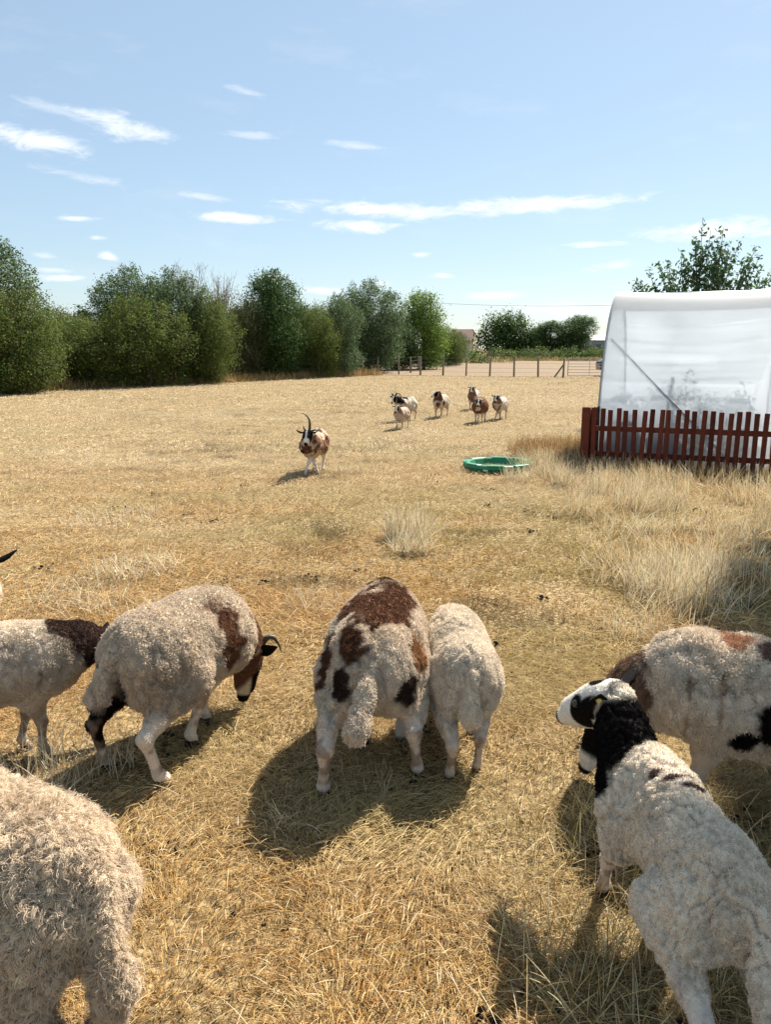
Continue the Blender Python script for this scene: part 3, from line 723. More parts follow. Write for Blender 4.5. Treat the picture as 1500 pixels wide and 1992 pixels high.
# ------------------------------------------------------------------ sheep
def surface_nets(f, org, h):
    s = f < 0; n = [d-1 for d in f.shape]; cnt = np.zeros(n, np.int8)
    for dx in (0, 1):
        for dy in (0, 1):
            for dz in (0, 1): cnt += s[dx:dx+n[0], dy:dy+n[1], dz:dz+n[2]]
    mixed = (cnt > 0) & (cnt < 8); cells = np.argwhere(mixed); idx = np.full(n, -1, np.int32); idx[mixed] = np.arange(len(cells))
    acc = np.zeros((len(cells), 3)); num = np.zeros(len(cells))
    cr = [(x, y, z) for x in (0, 1) for y in (0, 1) for z in (0, 1)]
    for a in cr:
        for b in cr:
            if sum(abs(i-j) for i, j in zip(a, b)) == 1 and a < b:
                A = cells+a; B = cells+b; fa = f[A[:, 0], A[:, 1], A[:, 2]]; fb = f[B[:, 0], B[:, 1], B[:, 2]]; m = (fa < 0) != (fb < 0)
                t = np.where(m, fa/(fa-fb+1e-12), 0)[:, None]; p = np.array(a) + t*(np.array(b)-np.array(a)); acc[m] += p[m]; num[m] += 1
    v = (cells + acc/num[:, None])*h + org; quads = []
    for ax in range(3):
        o1, o2 = [(1, 2), (2, 0), (0, 1)][ax]
        sl0 = [slice(None)]*3; sl1 = [slice(None)]*3; sl0[ax] = slice(0, -1); sl1[ax] = slice(1, None)
        d = s[tuple(sl0)] != s[tuple(sl1)]; e = np.argwhere(d); e = e[(e[:, o1] > 0) & (e[:, o2] > 0) & (e[:, o1] < n[o1]) & (e[:, o2] < n[o2])]
        u1 = np.zeros(3, int); u1[o1] = 1; u2 = np.zeros(3, int); u2[o2] = 1
        q = np.stack([idx[tuple((e-u1-u2).T)], idx[tuple((e-u2).T)], idx[tuple(e.T)], idx[tuple((e-u1).T)]], 1)
        fl = ~s[tuple(e.T)]; q[fl] = q[fl][:, ::-1]; quads.append(q)
    q = np.concatenate(quads); return v, q[(q >= 0).all(1)]

CREAM, BROWN, BLACK, WHITE, GREY, TAN, LEG = (.60, .49, .37), (.095, .045, .027), (.0065, .0052, .0048), (.70, .64, .56), (.20, .15, .115), (.28, .14, .06), (.50, .40, .31)
GINGER = (.165, .078, .044)

def V3(*a): return np.array(a, float)

def build_sheep(label, loc, yaw, sp, group=None, name='sheep'):
    """one continuous body from a distance field of tapered limbs, then fleece, ears, eyes, horns and hooves as parts"""
    sc = sp.get('scale', 1.0); res = sp.get('res', .008); rg = np.random.default_rng(sp.get('seed', 1)); near = sp.get('hair', 0) > 0
    root = empty(name, (loc[0], loc[1], 0), yaw, label, 'sheep', group)
    cy, sy = math.cos(yaw), math.sin(yaw)
    def loc3(p):                                            # world point -> the sheep's own unscaled coordinates
        x, y = p[0]-loc[0], p[1]-loc[1]; return V3((x*cy+y*sy)/sc, (-x*sy+y*cy)/sc, p[2]/sc)
    g = lambda k, d: sp.get(k, d)
    rump, rr = V3(*g('rump', (-.25, 0, .50))), V3(*g('rump_r', (.185, .165, .172)))
    bar, br = V3(*g('barrel', (0, 0, .455))), V3(*g('barrel_r', (.33, .182, .20)))
    ch, cr_ = V3(*g('chest', (.25, 0, .46))), V3(*g('chest_r', (.185, .15, .175)))
    hf = [V3(*p) for p in g('hind', ((-.30, .09, 0), (-.30, -.09, 0)))]; ff = [V3(*p) for p in g('fore', ((.24, .085, 0), (.24, -.085, 0)))]
    if 'hind_w' in sp: hf = [loc3((*p, 0)) for p in sp['hind_w']]
    if 'fore_w' in sp: ff = [loc3((*p, 0)) for p in sp['fore_w']]
    poll, muz = V3(*g('poll', (.46, 0, .70))), V3(*g('muzzle', (.64, 0, .58)))
    if 'poll_w' in sp: poll, muz = loc3(sp['poll_w']), loc3(sp['muzzle_w'])
    hd = muz-poll; hl = np.linalg.norm(hd); hd /= hl; hs = g('head', 1.0)
    upv = V3(*g('headup', (0, 0, 1))); hu = upv - hd*(upv@hd); hu /= np.linalg.norm(hu); hlft = np.cross(hu, hd)
    H = lambda a, l, u: poll + hd*a*hs + hlft*l*hs + hu*u*hs
    L = hl/hs
    prims = []                                              # (kind, a, b, ra, rb, blend, wool, region)
    def cap(a, b, ra, rb, k, wool=1., reg=0): prims.append(('c', a, b, ra, rb, k, wool, reg))
    def ell(c, r, k, wool=1.): prims.append(('e', c, r, 0, 0, k, wool, 0))
    ell(bar, br, .03); ell(rump, rr, .10); ell(ch, cr_, .10)
    ell((bar*.5+ch*.5) + V3(0, 0, .03), (br*.5+cr_*.5)*V3(.9, .92, .95), .08)
    for i, sgn in ((0, 1), (1, -1)):
        f = hf[i]; hip = rump + V3(.03, sgn*.075, -.05); st = V3(hip[0]*.55 + f[0]*.45 + .13, hip[1]*.5 + f[1]*.5 + sgn*.03, .37)
        hk = V3(f[0]-.065, f[1]*.85 + hip[1]*.15, .225); fl = V3(f[0]-.02, f[1], .06)
        th = g('thigh', 1.0); cap(hip, st, .118*th, .088*th, .06, 1); cap(hip + V3(-.05, 0, -.02), hk*.35 + hip*.65 + V3(-.02, 0, 0), .105*th, .08*th, .05, 1)
        cap(st, hk*.75 + st*.25 + V3(0, 0, .01), .085, .044, .04, .9, 1); cap(hk*.75 + st*.25 + V3(0, 0, .01), hk, .040, .029, .02, .25, 1)
        cap(hk, hk*.5 + fl*.5, .027, .0165, .015, 0, 1); cap(hk*.5 + fl*.5, fl, .0165, .0205, .01, 0, 1); cap(fl, f + V3(.012, 0, .03), .0215, .021, .01, 0, 1)
        f = ff[i]; sh = ch + V3(-.02, sgn*.075, -.02); el = V3(ch[0]*.7 + f[0]*.3 - .05, sh[1]*.7 + f[1]*.3 + sgn*.01, .33); kn = V3(el[0]*.35 + f[0]*.65 + .012, el[1]*.3 + f[1]*.7, .185); fl = V3(f[0]-.008, f[1], .06)
        lift = g('lift', (0, 0))[i]
        if lift: kn = kn + V3(.07, 0, .05); fl = V3(f[0]-.02, f[1], .06+lift); f = f + V3(0, 0, lift); ff[i] = f
        cap(sh, el, .10, .066, .06, 1); cap(el, el*.5 + kn*.5, .062, .041, .04, .6, 1); cap(el*.5 + kn*.5, kn, .036, .027, .02, 0, 1)
        cap(kn, kn*.5 + fl*.5, .026, .016, .012, 0, 1); cap(kn*.5 + fl*.5, fl, .016, .020, .01, 0, 1); cap(fl, f + V3(.010, 0, .03), .021, .020, .01, 0, 1)
    nb = ch + V3(*g('neck_off', (.06, 0, .06))); ne = poll - hd*.015 - hu*.02; nm = nb*.5 + ne*.5 + V3(0, 0, g('neck_arch', .01))
    nr = g('neck_r', (.13, .098, .078)); cap(nb, nm, nr[0], nr[1], .08, 1, 2); cap(nm, ne, nr[1], nr[2], .05, 1, 2)
    cap(H(.0, 0, -.005), H(.07, 0, -.008), .060*hs, .058*hs, .03, g('poll_wool', .25), 3)
    cap(H(.07, 0, -.01), H(.7*L, 0, -.018), .054*hs, .036*hs, .025, 0, 3); cap(H(.68*L, 0, -.016), H(.95*L, 0, -.022), .036*hs, .028*hs, .02, 0, 3)
    cap(H(.05, 0, -.05), H(.75*L, 0, -.042), .036*hs, .022*hs, .025, 0, 3); cap(H(.04, 0, .022), H(.78*L, 0, .008), .040*hs, .024*hs, .02, 0, 3)
    for sgn in (-1, 1): cap(H(.075, sgn*.040, .012), H(.10, sgn*.040, .010), .018*hs, .016*hs, .012, 0, 3)
    tb = rump + V3(-rr[0]*.80, 0, .05); tt = tb + V3(*g('tail', (-.075, 0, -.19))); tr_ = g('tail_r', (.042, .05)); cap(tb, tt, tr_[0], tr_[1], .022, 1, 4)
    lo = np.full(3, 9.); hi = -lo
    for p in prims:
        if p[0] == 'c':
            m = max(p[3], p[4]); lo = np.minimum(lo, np.minimum(p[1], p[2])-m); hi = np.maximum(hi, np.maximum(p[1], p[2])+m)
        else: lo = np.minimum(lo, p[1]-p[2]); hi = np.maximum(hi, p[1]+p[2])
    lo -= .04; hi += .04; dims = np.ceil((hi-lo)/res).astype(int)+1
    ax = [lo[i] + np.arange(dims[i])*res for i in range(3)]; F = np.full(dims, .2, np.float32)
    def dist(p, X, Y, Z):
        if p[0] == 'c':
            a, b = p[1], p[2]; ba = b-a; t = np.clip(((X-a[0])*ba[0] + (Y-a[1])*ba[1] + (Z-a[2])*ba[2])/(ba@ba + 1e-12), 0, 1)
            return np.sqrt((X-a[0]-t*ba[0])**2 + (Y-a[1]-t*ba[1])**2 + (Z-a[2]-t*ba[2])**2) - (p[3] + t*(p[4]-p[3]))
        c, r = p[1], p[2]; k0 = np.sqrt(((X-c[0])/r[0])**2 + ((Y-c[1])/r[1])**2 + ((Z-c[2])/r[2])**2)
        k1 = np.sqrt(((X-c[0])/r[0]**2)**2 + ((Y-c[1])/r[1]**2)**2 + ((Z-c[2])/r[2]**2)**2) + 1e-9
        return k0*(k0-1)/k1
    for p in prims:
        k = p[5]; mrg = k + .035
        if p[0] == 'c': m = max(p[3], p[4]); a, b = np.minimum(p[1], p[2])-m-mrg, np.maximum(p[1], p[2])+m+mrg
        else: a, b = p[1]-p[2]-mrg, p[1]+p[2]+mrg
        i0 = np.clip(((a-lo)/res).astype(int), 0, dims-1); i1 = np.clip(np.ceil((b-lo)/res).astype(int)+1, 1, dims)
        sl = tuple(slice(i0[i], i1[i]) for i in range(3))
        d = dist(p, ax[0][sl[0], None, None], ax[1][None, sl[1], None], ax[2][None, None, sl[2]]).astype(np.float32)
        cur = F[sl]; h = np.clip(k - np.abs(cur-d), 0, None)/k; F[sl] = np.minimum(cur, d) - h*h*k*.25
    v, q = surface_nets(F, lo, res)
    # which limb each point belongs to
    wsum = np.zeros(len(v)); wool = np.zeros(len(v)); reg = np.zeros((len(v), 5))
    for p in prims:
        w = np.exp(-np.clip(dist(p, v[:, 0], v[:, 1], v[:, 2]), -.02, 1)/.014); wsum += w; wool += w*p[6]; reg[:, p[7]] += w
    wool /= wsum; reg /= wsum[:, None]
    hp = v-poll; hx, hy, hz = hp@hd/hs, hp@hlft/hs, hp@hu/hs           # head coordinates
    wool = np.clip(wool, 0, 1)*sstep(.19, .30, v[:, 2] + .04*(fbm(v*14, 3, 2)-.5))
    n3 = fbm(v*9 + sp.get('seed', 1)*7, 2, 3)-.5; n4 = fbm(v*26 + 5, 4, 2)-.5
    # coat colours (the animal's own markings)
    col = np.tile(np.array(g('base', CREAM)), (len(v), 1)); leg = np.array(g('leg', LEG)); lw = reg[:, 1]*(1-wool); col = col*(1-lw[:, None]) + leg*lw[:, None]
    if g('neck', None): m = sstep(g('neck_from', .55), g('neck_from', .55)+.3, reg[:, 2] + n3*.6)[:, None]; col = col*(1-m) + np.array(sp['neck'])*m
    for pa in g('patches', ()):
        c, r, cc = np.array(pa[0:3]), np.array(pa[3:6]), np.array(pa[6]); e = np.sqrt((((v-c)/r)**2).sum(1)) + n3*1.7 + n4*1.0
        m = ((1-sstep(.76, 1.14, e))*(1-np.clip(reg[:, 4]*1.3, 0, 1)))[:, None]; col = col*(1-m) + cc*m
    hm = sstep(.35, .65, reg[:, 3])[:, None]; face = g('face', 'blaze'); jag = n3*.05
    fc = np.tile(np.array(BLACK), (len(v), 1))
    if face == 'blaze':
        m = (1-sstep(.016, .026, np.abs(hy) + jag - .012*sstep(.1, .22, hx)))*sstep(-.02, .0, hz + .02); m = np.maximum(m, sstep(.62*L, .75*L, hx + jag*.5)*.95)
        fc = fc*(1-m[:, None]) + np.array(WHITE)*m[:, None]
        m = sstep(.93*L, .97*L, hx + n4*.02)[:, None]; fc = fc*(1-m) + np.array(BLACK)*m*1.6
    elif face == 'white':
        fc = np.tile(np.array(WHITE), (len(v), 1))
        for (a, l, u, ra, rl, ru) in ((.098, .05, -.026, .046, .04, .078), (.098, -.05, -.026, .046, .04, .078), (.03, .055, -.01, .05, .03, .04), (.02, .0, .06, .028, .022, .03), (.055, -.03, .06, .022, .02, .03)):
            m = (1-sstep(.85, 1.05, np.sqrt(((hx-a)/ra)**2 + ((hy-l)/rl)**2 + ((hz-u)/ru)**2) + n3*.7))[:, None]; fc = fc*(1-m) + np.array(BLACK)*m
        m = ((1-sstep(-.02, .01, hx + .02 + hz*.5 + jag)))[:, None]; fc = fc*(1-m) + np.array(g('neck', CREAM))*m
        m = sstep(.955*L, .985*L, hx)[:, None]; fc = fc*(1-m) + np.array((.12, .08, .075))*m
    elif face == 'dark':
        m = (sstep(.45*L, .6*L, hx + jag)*(1-sstep(.88*L, .93*L, hx))*(1-sstep(-.015, .0, hz)))[:, None]; fc = fc*(1-m) + np.array((.5, .42, .32))*m
        m = (1-sstep(.085, .13, hx + hz*1.3 + jag))[:, None]; fc = fc*(1-m) + np.array((.12, .058, .035))*m
    col = col*(1-hm) + fc*hm
    for (i, z0, cc) in g('leg_col', ()):                               # a leg of another colour down to height z0
        f = (hf + ff)[i]; dd = np.hypot(v[:, 0]-f[0] + .05, v[:, 1]-f[1]); m = ((1-sstep(.10, .14, dd))*sstep(z0-.015, z0+.015, v[:, 2] + n4*.02)*(1-sstep(.30, .36, v[:, 2])))[:, None]; col = col*(1-m) + np.array(cc)*m
    mo = sstep(.48, .66, fbm(v*22 + 3 + sp.get('seed', 1), 12, 2))*reg[:, 1]*(1-wool)*.8; col = col*(1-mo[:, None]) + np.array((.26, .18, .125))*mo[:, None]
    col *= (1 + n4*.35*(.5 + .5*wool) + n3*.18)[:, None]
    # stained, darker fleece in blotches
    dirt = sstep(.50, .75, fbm(v*5 + 40 + sp.get('seed', 1), 9, 3))*wool*g('dirt', .35); col = col*(1 - dirt[:, None]*np.array((.35, .42, .5)))
    # fleece locks as relief
    me = np_mesh('body', v, q); nrm = np.empty(len(v)*3, np.float32); me.vertex_normals.foreach_get('vector', nrm); nrm = nrm.reshape(-1, 3)
    lk = g('lock', .025); lq = v/np.array((lk, lk, lk*1.5)) + n3[:, None]*1.2
    dsp = wool*((.55-worley(lq, 3))*g('relief', .015) + (fbm(v*np.array((11, 11, 7)), 6, 2)-.5)*g('lump', .022))
    rid = 1 - np.abs(2*vnoise(v*np.array((15, 15, 4.5)) + n3[:, None]*3 + sp.get('seed', 1), 21) - 1)
    dsp -= wool*sstep(.84, 1.0, rid)*g('parting', .014)
    dsp -= np.clip(reg[:, 4]*(1-reg[:, 4])*4, 0, 1)*.020 + wool*np.clip(reg[:, 1]*(1-reg[:, 1])*4, 0, 1)*.007
    dsp += wool*(fbm(v*np.array((5, 6, 5)) + 9 + sp.get('seed', 1), 14, 2)-.5)*.035
    v2_ = v + nrm*(dsp - wool*(g('hair_len', .010)*.6 if near else 0))[:, None]
    v2_ *= sc
    me.vertices.foreach_set('co', v2_.astype(np.float32).ravel()); me.update(); me.vertex_normals.foreach_get('vector', (nb_ := np.empty(len(v)*3, np.float32))); nrm = nb_.reshape(-1, 3)
    set_col(me, np.clip(col, .003, .9))
    link('body', me, root, M['hide'])
    if near: fleece(root, v2_, q, nrm, np.clip(col, .004, .9), wool, sp, sc, rg)
    # ears
    er = g('ear', ((.1, .95, .15), (.1, .95, .15))); el_ = g('ear_len', .115)
    for i, sgn in ((0, 1), (1, -1)):
        e = er[i]; d = hd*-e[0] + hlft*sgn*e[1] + hu*e[2]; d /= np.linalg.norm(d); wv = np.cross(d, hd*-.35 + hu*g('ear_face', .9)); wv /= np.linalg.norm(wv); nn = np.cross(wv, d)
        o = H(.012, sgn*.048, .022); vs = []; fs = []; prof = [(0, .016), (.15, .022), (.4, .028), (.65, .025), (.85, .014), (1, .003)]; kk = 8
        for t, w in prof:
            for k in range(kk):
                a = 2*PI*k/kk; x, y = math.cos(a)*w*hs, math.sin(a)*.005*hs; vs.append((o + d*t*el_*hs + wv*x + nn*(y - (x/.028)**2*.010 + .015*t*t))*sc)
        for j in range(len(prof)-1):
            for k in range(kk): fs.append((j*kk+k, j*kk+(k+1) % kk, (j+1)*kk+(k+1) % kk, (j+1)*kk+k))
        mb = MB().add(vs, fs + [tuple(range((len(prof)-1)*kk, len(prof)*kk))]); em = mb.mesh('ear', True); set_col(em, np.tile(np.array(g('ear_col', BLACK)), (len(vs), 1))); er_o = link('ear', em, root, M['hide'])
        if g('ear_tag', None) == i:
            c = (o + d*.55*el_*hs - nn*.002)*sc; mm = Matrix((Vector(wv), Vector(d), Vector(nn))).transposed()
            MB().box(c, (.012, .028, .018), bev=.002, m=mm).build('ear_tag', M['ear_tag'], er_o)
    if near:
        for sgn in (-1, 1):
            bm = MB(); c = H(.088, sgn*.054, .016); n_ = 10; vs = [(c + (V3(math.cos(th)*math.sin(ph), math.sin(th)*math.sin(ph), math.cos(ph)))*.0125*hs)*sc for ph in np.linspace(.05, PI-.05, 7) for th in np.linspace(0, 2*PI, n_, endpoint=False)]
            bm.add(vs, [(j*n_+k, j*n_+(k+1) % n_, (j+1)*n_+(k+1) % n_, (j+1)*n_+k) for j in range(6) for k in range(n_)]); bm.build('eye', M['eye'], root, True)
    for hn in g('horns', ()):                                           # (points in head coordinates, base radius)
        pts = [H(*p) for p in hn[0]]; fine = []
        for j in range(len(pts)-1):
            p0, p1, p2, p3 = pts[max(j-1, 0)], pts[j], pts[j+1], pts[min(j+2, len(pts)-1)]
            for t in np.linspace(0, 1, 6, endpoint=False): fine.append(.5*((2*p1) + (p2-p0)*t + (2*p0-5*p1+4*p2-p3)*t*t + (3*p1-p0-3*p2+p3)*t**3))
        fine.append(pts[-1]); nn = len(fine)
        MB().tube([p*sc for p in fine], [hn[1]*sc*((1-.88*j/(nn-1)))*(1 + .06*(j % 2)) for j in range(nn)], 10).build('horn', M['horn'], root, True)
    for f, fw in [(x, 1) for x in hf + ff]:
        hb = MB()
        for s in (-1, 1):                                               # two claws
            w = [(-.020, .002, 0), (.034, .004, 0), (.030, .022, 0), (-.020, .024, 0), (-.018, .003, .030), (.014, .004, .034), (.012, .018, .034), (-.018, .021, .030)]
            hb.add([((f[0] + a_)*sc, (f[1] + s*b_)*sc, (f[2] + c_)*sc) for a_, b_, c_ in w], [(3, 2, 1, 0), (4, 5, 6, 7), (0, 1, 5, 4), (1, 2, 6, 5), (2, 3, 7, 6), (3, 0, 4, 7)])
        hb.build('hoof', M['hoof'], root)
    return root

def fleece(root, v, q, nrm, col, wool, sp, sc, rg):
    """locks of wool: strands gathered into clumps that droop a little"""
    n, Ln, cl = sp['hair'], sp.get('hair_len', .010)*sc, sp.get('clump', .012)*sc
    fw = wool[q].mean(1); A = np.linalg.norm(np.cross(v[q[:, 2]]-v[q[:, 0]], v[q[:, 3]]-v[q[:, 1]]), axis=1)
    w = A*np.where(fw > .25, fw, .55); cs = np.cumsum(w); area = A.sum()
    def sample(m):
        i = np.searchsorted(cs, rg.random(m)*cs[-1]); u, t = rg.random(m)[:, None], rg.random(m)[:, None]; qq = q[i]
        bl = lambda a: a[qq[:, 0]]*(1-u)*(1-t) + a[qq[:, 1]]*u*(1-t) + a[qq[:, 2]]*u*t + a[qq[:, 3]]*(1-u)*t
        nn = bl(nrm); nn /= np.linalg.norm(nn, axis=1)[:, None] + 1e-9; return bl(v), nn, bl(col), bl(wool[:, None])[:, 0]
    p, nn, cc, ww = sample(n); nc = int(area/cl**2*1.1); cp, cn, _, cw = sample(nc)
    kd = kdtree.KDTree(nc)
    for i in range(nc): kd.insert(cp[i], i)
    kd.balance(); ci = np.array([kd.find(x)[1] for x in p])
    droop = sp.get('droop', .4); down = np.array((0, 0, -1.0))
    def dirs(nv, j): d = nv + droop*(down - nv*(nv@down)[:, None]) + rg.normal(size=nv.shape)*j; return d/np.linalg.norm(d, axis=1)[:, None]
    cd_ = dirs(cn, .22); ctip = cp + cd_*(Ln*(.75 + .5*rg.random(nc))*(.4 + .6*cw))[:, None]
    fz = rg.random(n) < .12; ln = np.where(fz, 1.5, 1.0)*Ln*(.65 + .5*rg.random(n))*(.0045/Ln + ww)/(1 + .0045/Ln); d = dirs(nn, .3); tip = p + d*ln[:, None]
    k = sp.get('gather', .68); k = k*(.7 + .5*rg.random(n))*ww*np.where(fz, .15, 1); k = np.clip(k, 0, .95)[:, None]; tip = tip*(1-k) + ctip[ci]*k
    ts = np.linspace(0, 1, 5); pts = np.empty((n, 5, 3)); b1 = p + nn*ln[:, None]*.55
    wig = rg.normal(size=(n, 5, 3))*Ln*.05
    curl = sp.get('curl', .18)*Ln; ph = rg.random(nc)*6.28; ax1 = np.cross(cd_, rg.normal(size=(nc, 3))); ax1 /= np.linalg.norm(ax1, axis=1)[:, None]; ax2 = np.cross(cd_, ax1)
    for i, t in enumerate(ts):
        x = p*(1-t)**2 + b1*2*t*(1-t) + tip*t*t
        if curl: a = (ph[ci] + t*6.5)[:, None]; x = x + (ax1[ci]*np.cos(a) + ax2[ci]*np.sin(a))*curl*t
        pts[:, i] = x + wig[:, i]*t
    wd = sp.get('width', .0008)*sc; rad = np.tile(np.array((1, 1, .9, .7, .3))*wd, (n, 1))
    c = cc*np.where(cc.mean(1) > .2, 1.20, 1.0)[:, None]*(1 + rg.normal(0, .07, n) + (rg.normal(0, .07, nc))[ci])[:, None]
    strands('fleece', pts, rad, np.clip(c, .004, .9), M['wool'], root)

def heading(x, y): return math.atan2(y, x)

NEAR = 'sheep grazing close by'
FARG = 'sheep walking up across the field'
def wp(px, py): p = spot(px, py); return (p.x, p.y)

# large pied ewe grazing at centre left
build_sheep('grey-cream horned sheep with brown flank patch, grazing to the right, one black hind leg', (-.84, 3.07), heading(.454, .891), dict(
    seed=3, res=.0075, hair=90000, hind_w=(wp(213, 1497), wp(317, 1530)), fore_w=(wp(400, 1408), wp(373, 1452)),
    rump=(-.25, 0, .475), barrel=(-.04, 0, .43), barrel_r=(.31, .185, .205), chest=(.18, 0, .415), chest_r=(.17, .15, .175),
    poll_w=(-.634, 3.40, .28), muzzle_w=(-.65, 3.36, .045), headup=(.9, -.35, .2), neck_off=(.06, 0, .0), neck_r=(.12, .092, .07), base=(.52, .425, .32),
    tail=(-.045, .055, -.17), tail_r=(.042, .052), face='dark', neck=(.14, .066, .038), leg=(.66, .58, .49), leg_col=((0, .115, BLACK),), dirt=.6,
    patches=((.07, -.17, .47, .075, .08, .14, GINGER), (.36, 0, .60, .09, .13, .05, BROWN), (.42, -.08, .40, .12, .14, .14, GINGER), (.02, -.15, .62, .10, .06, .04, (.36, .25, .17)), (.28, -.2, .5, .02, .08, .10, BROWN), (-.38, .03, .36, .12, .09, .12, BLACK), (-.22, .08, .32, .16, .11, .10, BLACK), (-.05, 0, .26, .2, .1, .05, BLACK)),
    horns=(([(.0, -.035, .03), (-.045, -.05, .05), (-.055, -.065, .075), (-.03, -.075, .10), (.015, -.08, .122)], .018), ([(.0, .035, .03), (-.04, .05, .05), (-.045, .065, .085), (-.01, .07, .12)], .018)),
    ear=((.3, .9, .1), (.3, .9, .1))), NEAR)
# brown and cream ewe seen from behind
build_sheep('cream sheep with large red-brown patches seen from behind, thick tail hanging', (-.03, 2.99), heading(.06, .998), dict(
    seed=5, res=.0075, hair=90000, hind_w=(wp(630, 1550), wp(812, 1513)), fore_w=(wp(708, 1452), wp(779, 1446)),
    rump=(-.20, 0, .452), rump_r=(.185, .175, .175), barrel=(0, 0, .43), barrel_r=(.28, .205, .21), chest=(.22, 0, .44), chest_r=(.18, .17, .17), base=(.55, .455, .35),
    poll=(.50, .02, .30), muzzle=(.56, .02, .08), tail=(-.17, .045, -.18), tail_r=(.036, .046), face='dark', leg=(.60, .52, .44), dirt=.5,
    patches=((-.02, -.01, .655, .21, .20, .09, GINGER), (.02, .17, .62, .10, .06, .06, GINGER), (-.25, .10, .585, .13, .10, .075, (.10, .045, .025)), (-.16, .21, .50, .12, .06, .11, (.10, .045, .025)), (-.20, -.19, .55, .10, .05, .085, TAN), (-.32, -.13, .40, .08, .06, .06, (.04, .024, .018)), (-.35, .125, .42, .07, .05, .06, (.035, .021, .016)), (-.16, -.10, .66, .06, .09, .03, GINGER)),
    neck=BROWN), NEAR)
# plain cream lamb beside it
build_sheep('plain cream lamb seen from behind, pressed against the brown-patched sheep', (.315, 3.04), heading(-.04, .999), dict(
    seed=7, res=.0075, scale=.785, hair=90000, hind_w=(wp(874, 1520), wp(927, 1503)), fore_w=(wp(880, 1440), wp(915, 1436)),
    rump_r=(.18, .165, .175), barrel_r=(.32, .182, .20), barrel=(0, 0, .475), base=(.64, .545, .43), poll=(.50, 0, .30), muzzle=(.57, 0, .08), tail=(-.03, .012, -.19), tail_r=(.045, .056), leg=(.52, .43, .34), dirt=.25, face='blaze',
    patches=((.05, -.2, .52, .06, .05, .07, GREY),)), NEAR)
# small sheep at the left edge
build_sheep('small cream sheep at the left edge with dark brown neck, behind the large horned sheep', (-1.615, 2.91), heading(.94, .34), dict(
    seed=9, res=.0075, scale=.84, hair=90000, fore_w=(wp(47, 1458), wp(88, 1472)), poll_w=(-1.22, 3.12, .42), muzzle_w=(-1.07, 3.17, .30), base=(.60, .505, .395), neck=(.055, .032, .025), neck_from=.60, leg=(.45, .38, .31), dirt=.5, neck_r=(.14, .12, .09),
    barrel=(0, 0, .465), barrel_r=(.33, .20, .205), patches=((.25, -.14, .45, .02, .04, .05, (.12, .075, .055)), (-.12, -.18, .50, .016, .03, .025, BROWN))), NEAR)
# shaggy ewe in the near left corner
build_sheep('big shaggy cream sheep in the near left corner with long curly locks', (-.965, 1.60), heading(-.90, .43), dict(
    seed=11, res=.008, scale=.99, hair=170000, hair_len=.023, clump=.019, curl=.28, gather=.72, droop=.75, width=.00045, lock=.042, relief=.024, lump=.055, hind=((-.31, .11, 0), (-.24, -.10, 0)),
    rump=(-.24, 0, .49), rump_r=(.18, .18, .18), barrel=(.02, 0, .455), barrel_r=(.34, .22, .215), base=(.57, .455, .33), leg=(.10, .075, .06), dirt=.7, tail=(-.03, .02, -.30), tail_r=(.045, .045), poll=(.52, 0, .42), muzzle=(.62, 0, .22), face='blaze',
    patches=((-.08, .17, .55, .20, .08, .045, (.25, .13, .065)), (.08, .20, .50, .05, .07, .10, (.27, .15, .08)), (-.22, .16, .49, .06, .08, .06, (.28, .16, .085)), (-.05, .2, .30, .2, .1, .08, (.30, .21, .13)))), NEAR)
# young black-necked sheep near right
build_sheep('white young sheep with black neck and eye patch, yellow tag in its ear', (.768, 1.765), heading(-.10, .995), dict(
    seed=13, scale=.845, hair=110000, hair_len=.0055, clump=.009, lock=.019, relief=.016, lump=.018, res=.0062, head=1.18, fore_w=((.665, 2.07), (.85, 2.02)), hind_w=((.69, 1.49), (.86, 1.50)),
    thigh=.70, rump=(-.24, 0, .49), rump_r=(.18, .112, .165), barrel=(0, 0, .475), barrel_r=(.32, .118, .175), chest=(.24, .01, .47), chest_r=(.17, .105, .155), base=(.66, .565, .45), neck=BLACK, neck_r=(.115, .088, .07), neck_off=(.07, .02, .07),
    poll_w=(.69, 2.20, .595), muzzle_w=(.575, 2.35, .485), headup=(.1, .1, 1), poll_wool=.1, face='white', leg=(.60, .53, .46), dirt=.25, tail=(-.15, .012, -.17), tail_r=(.050, .062), ear_tag=0,
    ear=((.75, .6, .0), (.2, .95, .15)),
    patches=((.38, .08, .46, .14, .09, .18, BLACK), (.31, .13, .46, .08, .07, .20, BLACK), (.10, .055, .655, .028, .05, .03, (.09, .05, .04)), (.05, .015, .665, .02, .05, .02, (.10, .06, .05)), (.01, -.02, .665, .022, .05, .02, (.08, .05, .045)), (-.3, -.17, .52, .06, .04, .05, BLACK)),), NEAR)
# ewe behind it, grazing
build_sheep('cream woolly sheep with brown neck and black hip patch grazing behind the black-necked one', (1.36, 2.47), heading(-.93, .36), dict(
    seed=15, res=.0075, hair=90000, hair_len=.012, clump=.016, lock=.03, base=(.60, .505, .395), poll_w=(.875, 2.72, .26), muzzle_w=(.80, 2.735, .035), headup=(-.6, -.1, .6), neck_r=(.14, .12, .085), leg=LEG, dirt=.6, face='blaze',
    barrel=(0, 0, .44), barrel_r=(.34, .20, .205), rump_r=(.185, .175, .175), poll_wool=.4,
    patches=((.29, .14, .44, .012, .06, .12, (.36, .26, .18)), (.50, .0, .42, .09, .13, .18, (.20, .125, .082)), (.16, .0, .665, .07, .07, .035, (.36, .20, .12)), (.04, .05, .66, .05, .06, .03, (.20, .12, .09)), (.19, .17, .50, .010, .06, .09, (.38, .28, .20)), (.03, .20, .44, .075, .07, .085, BLACK), (.11, .19, .39, .05, .06, .05, BLACK))), NEAR)
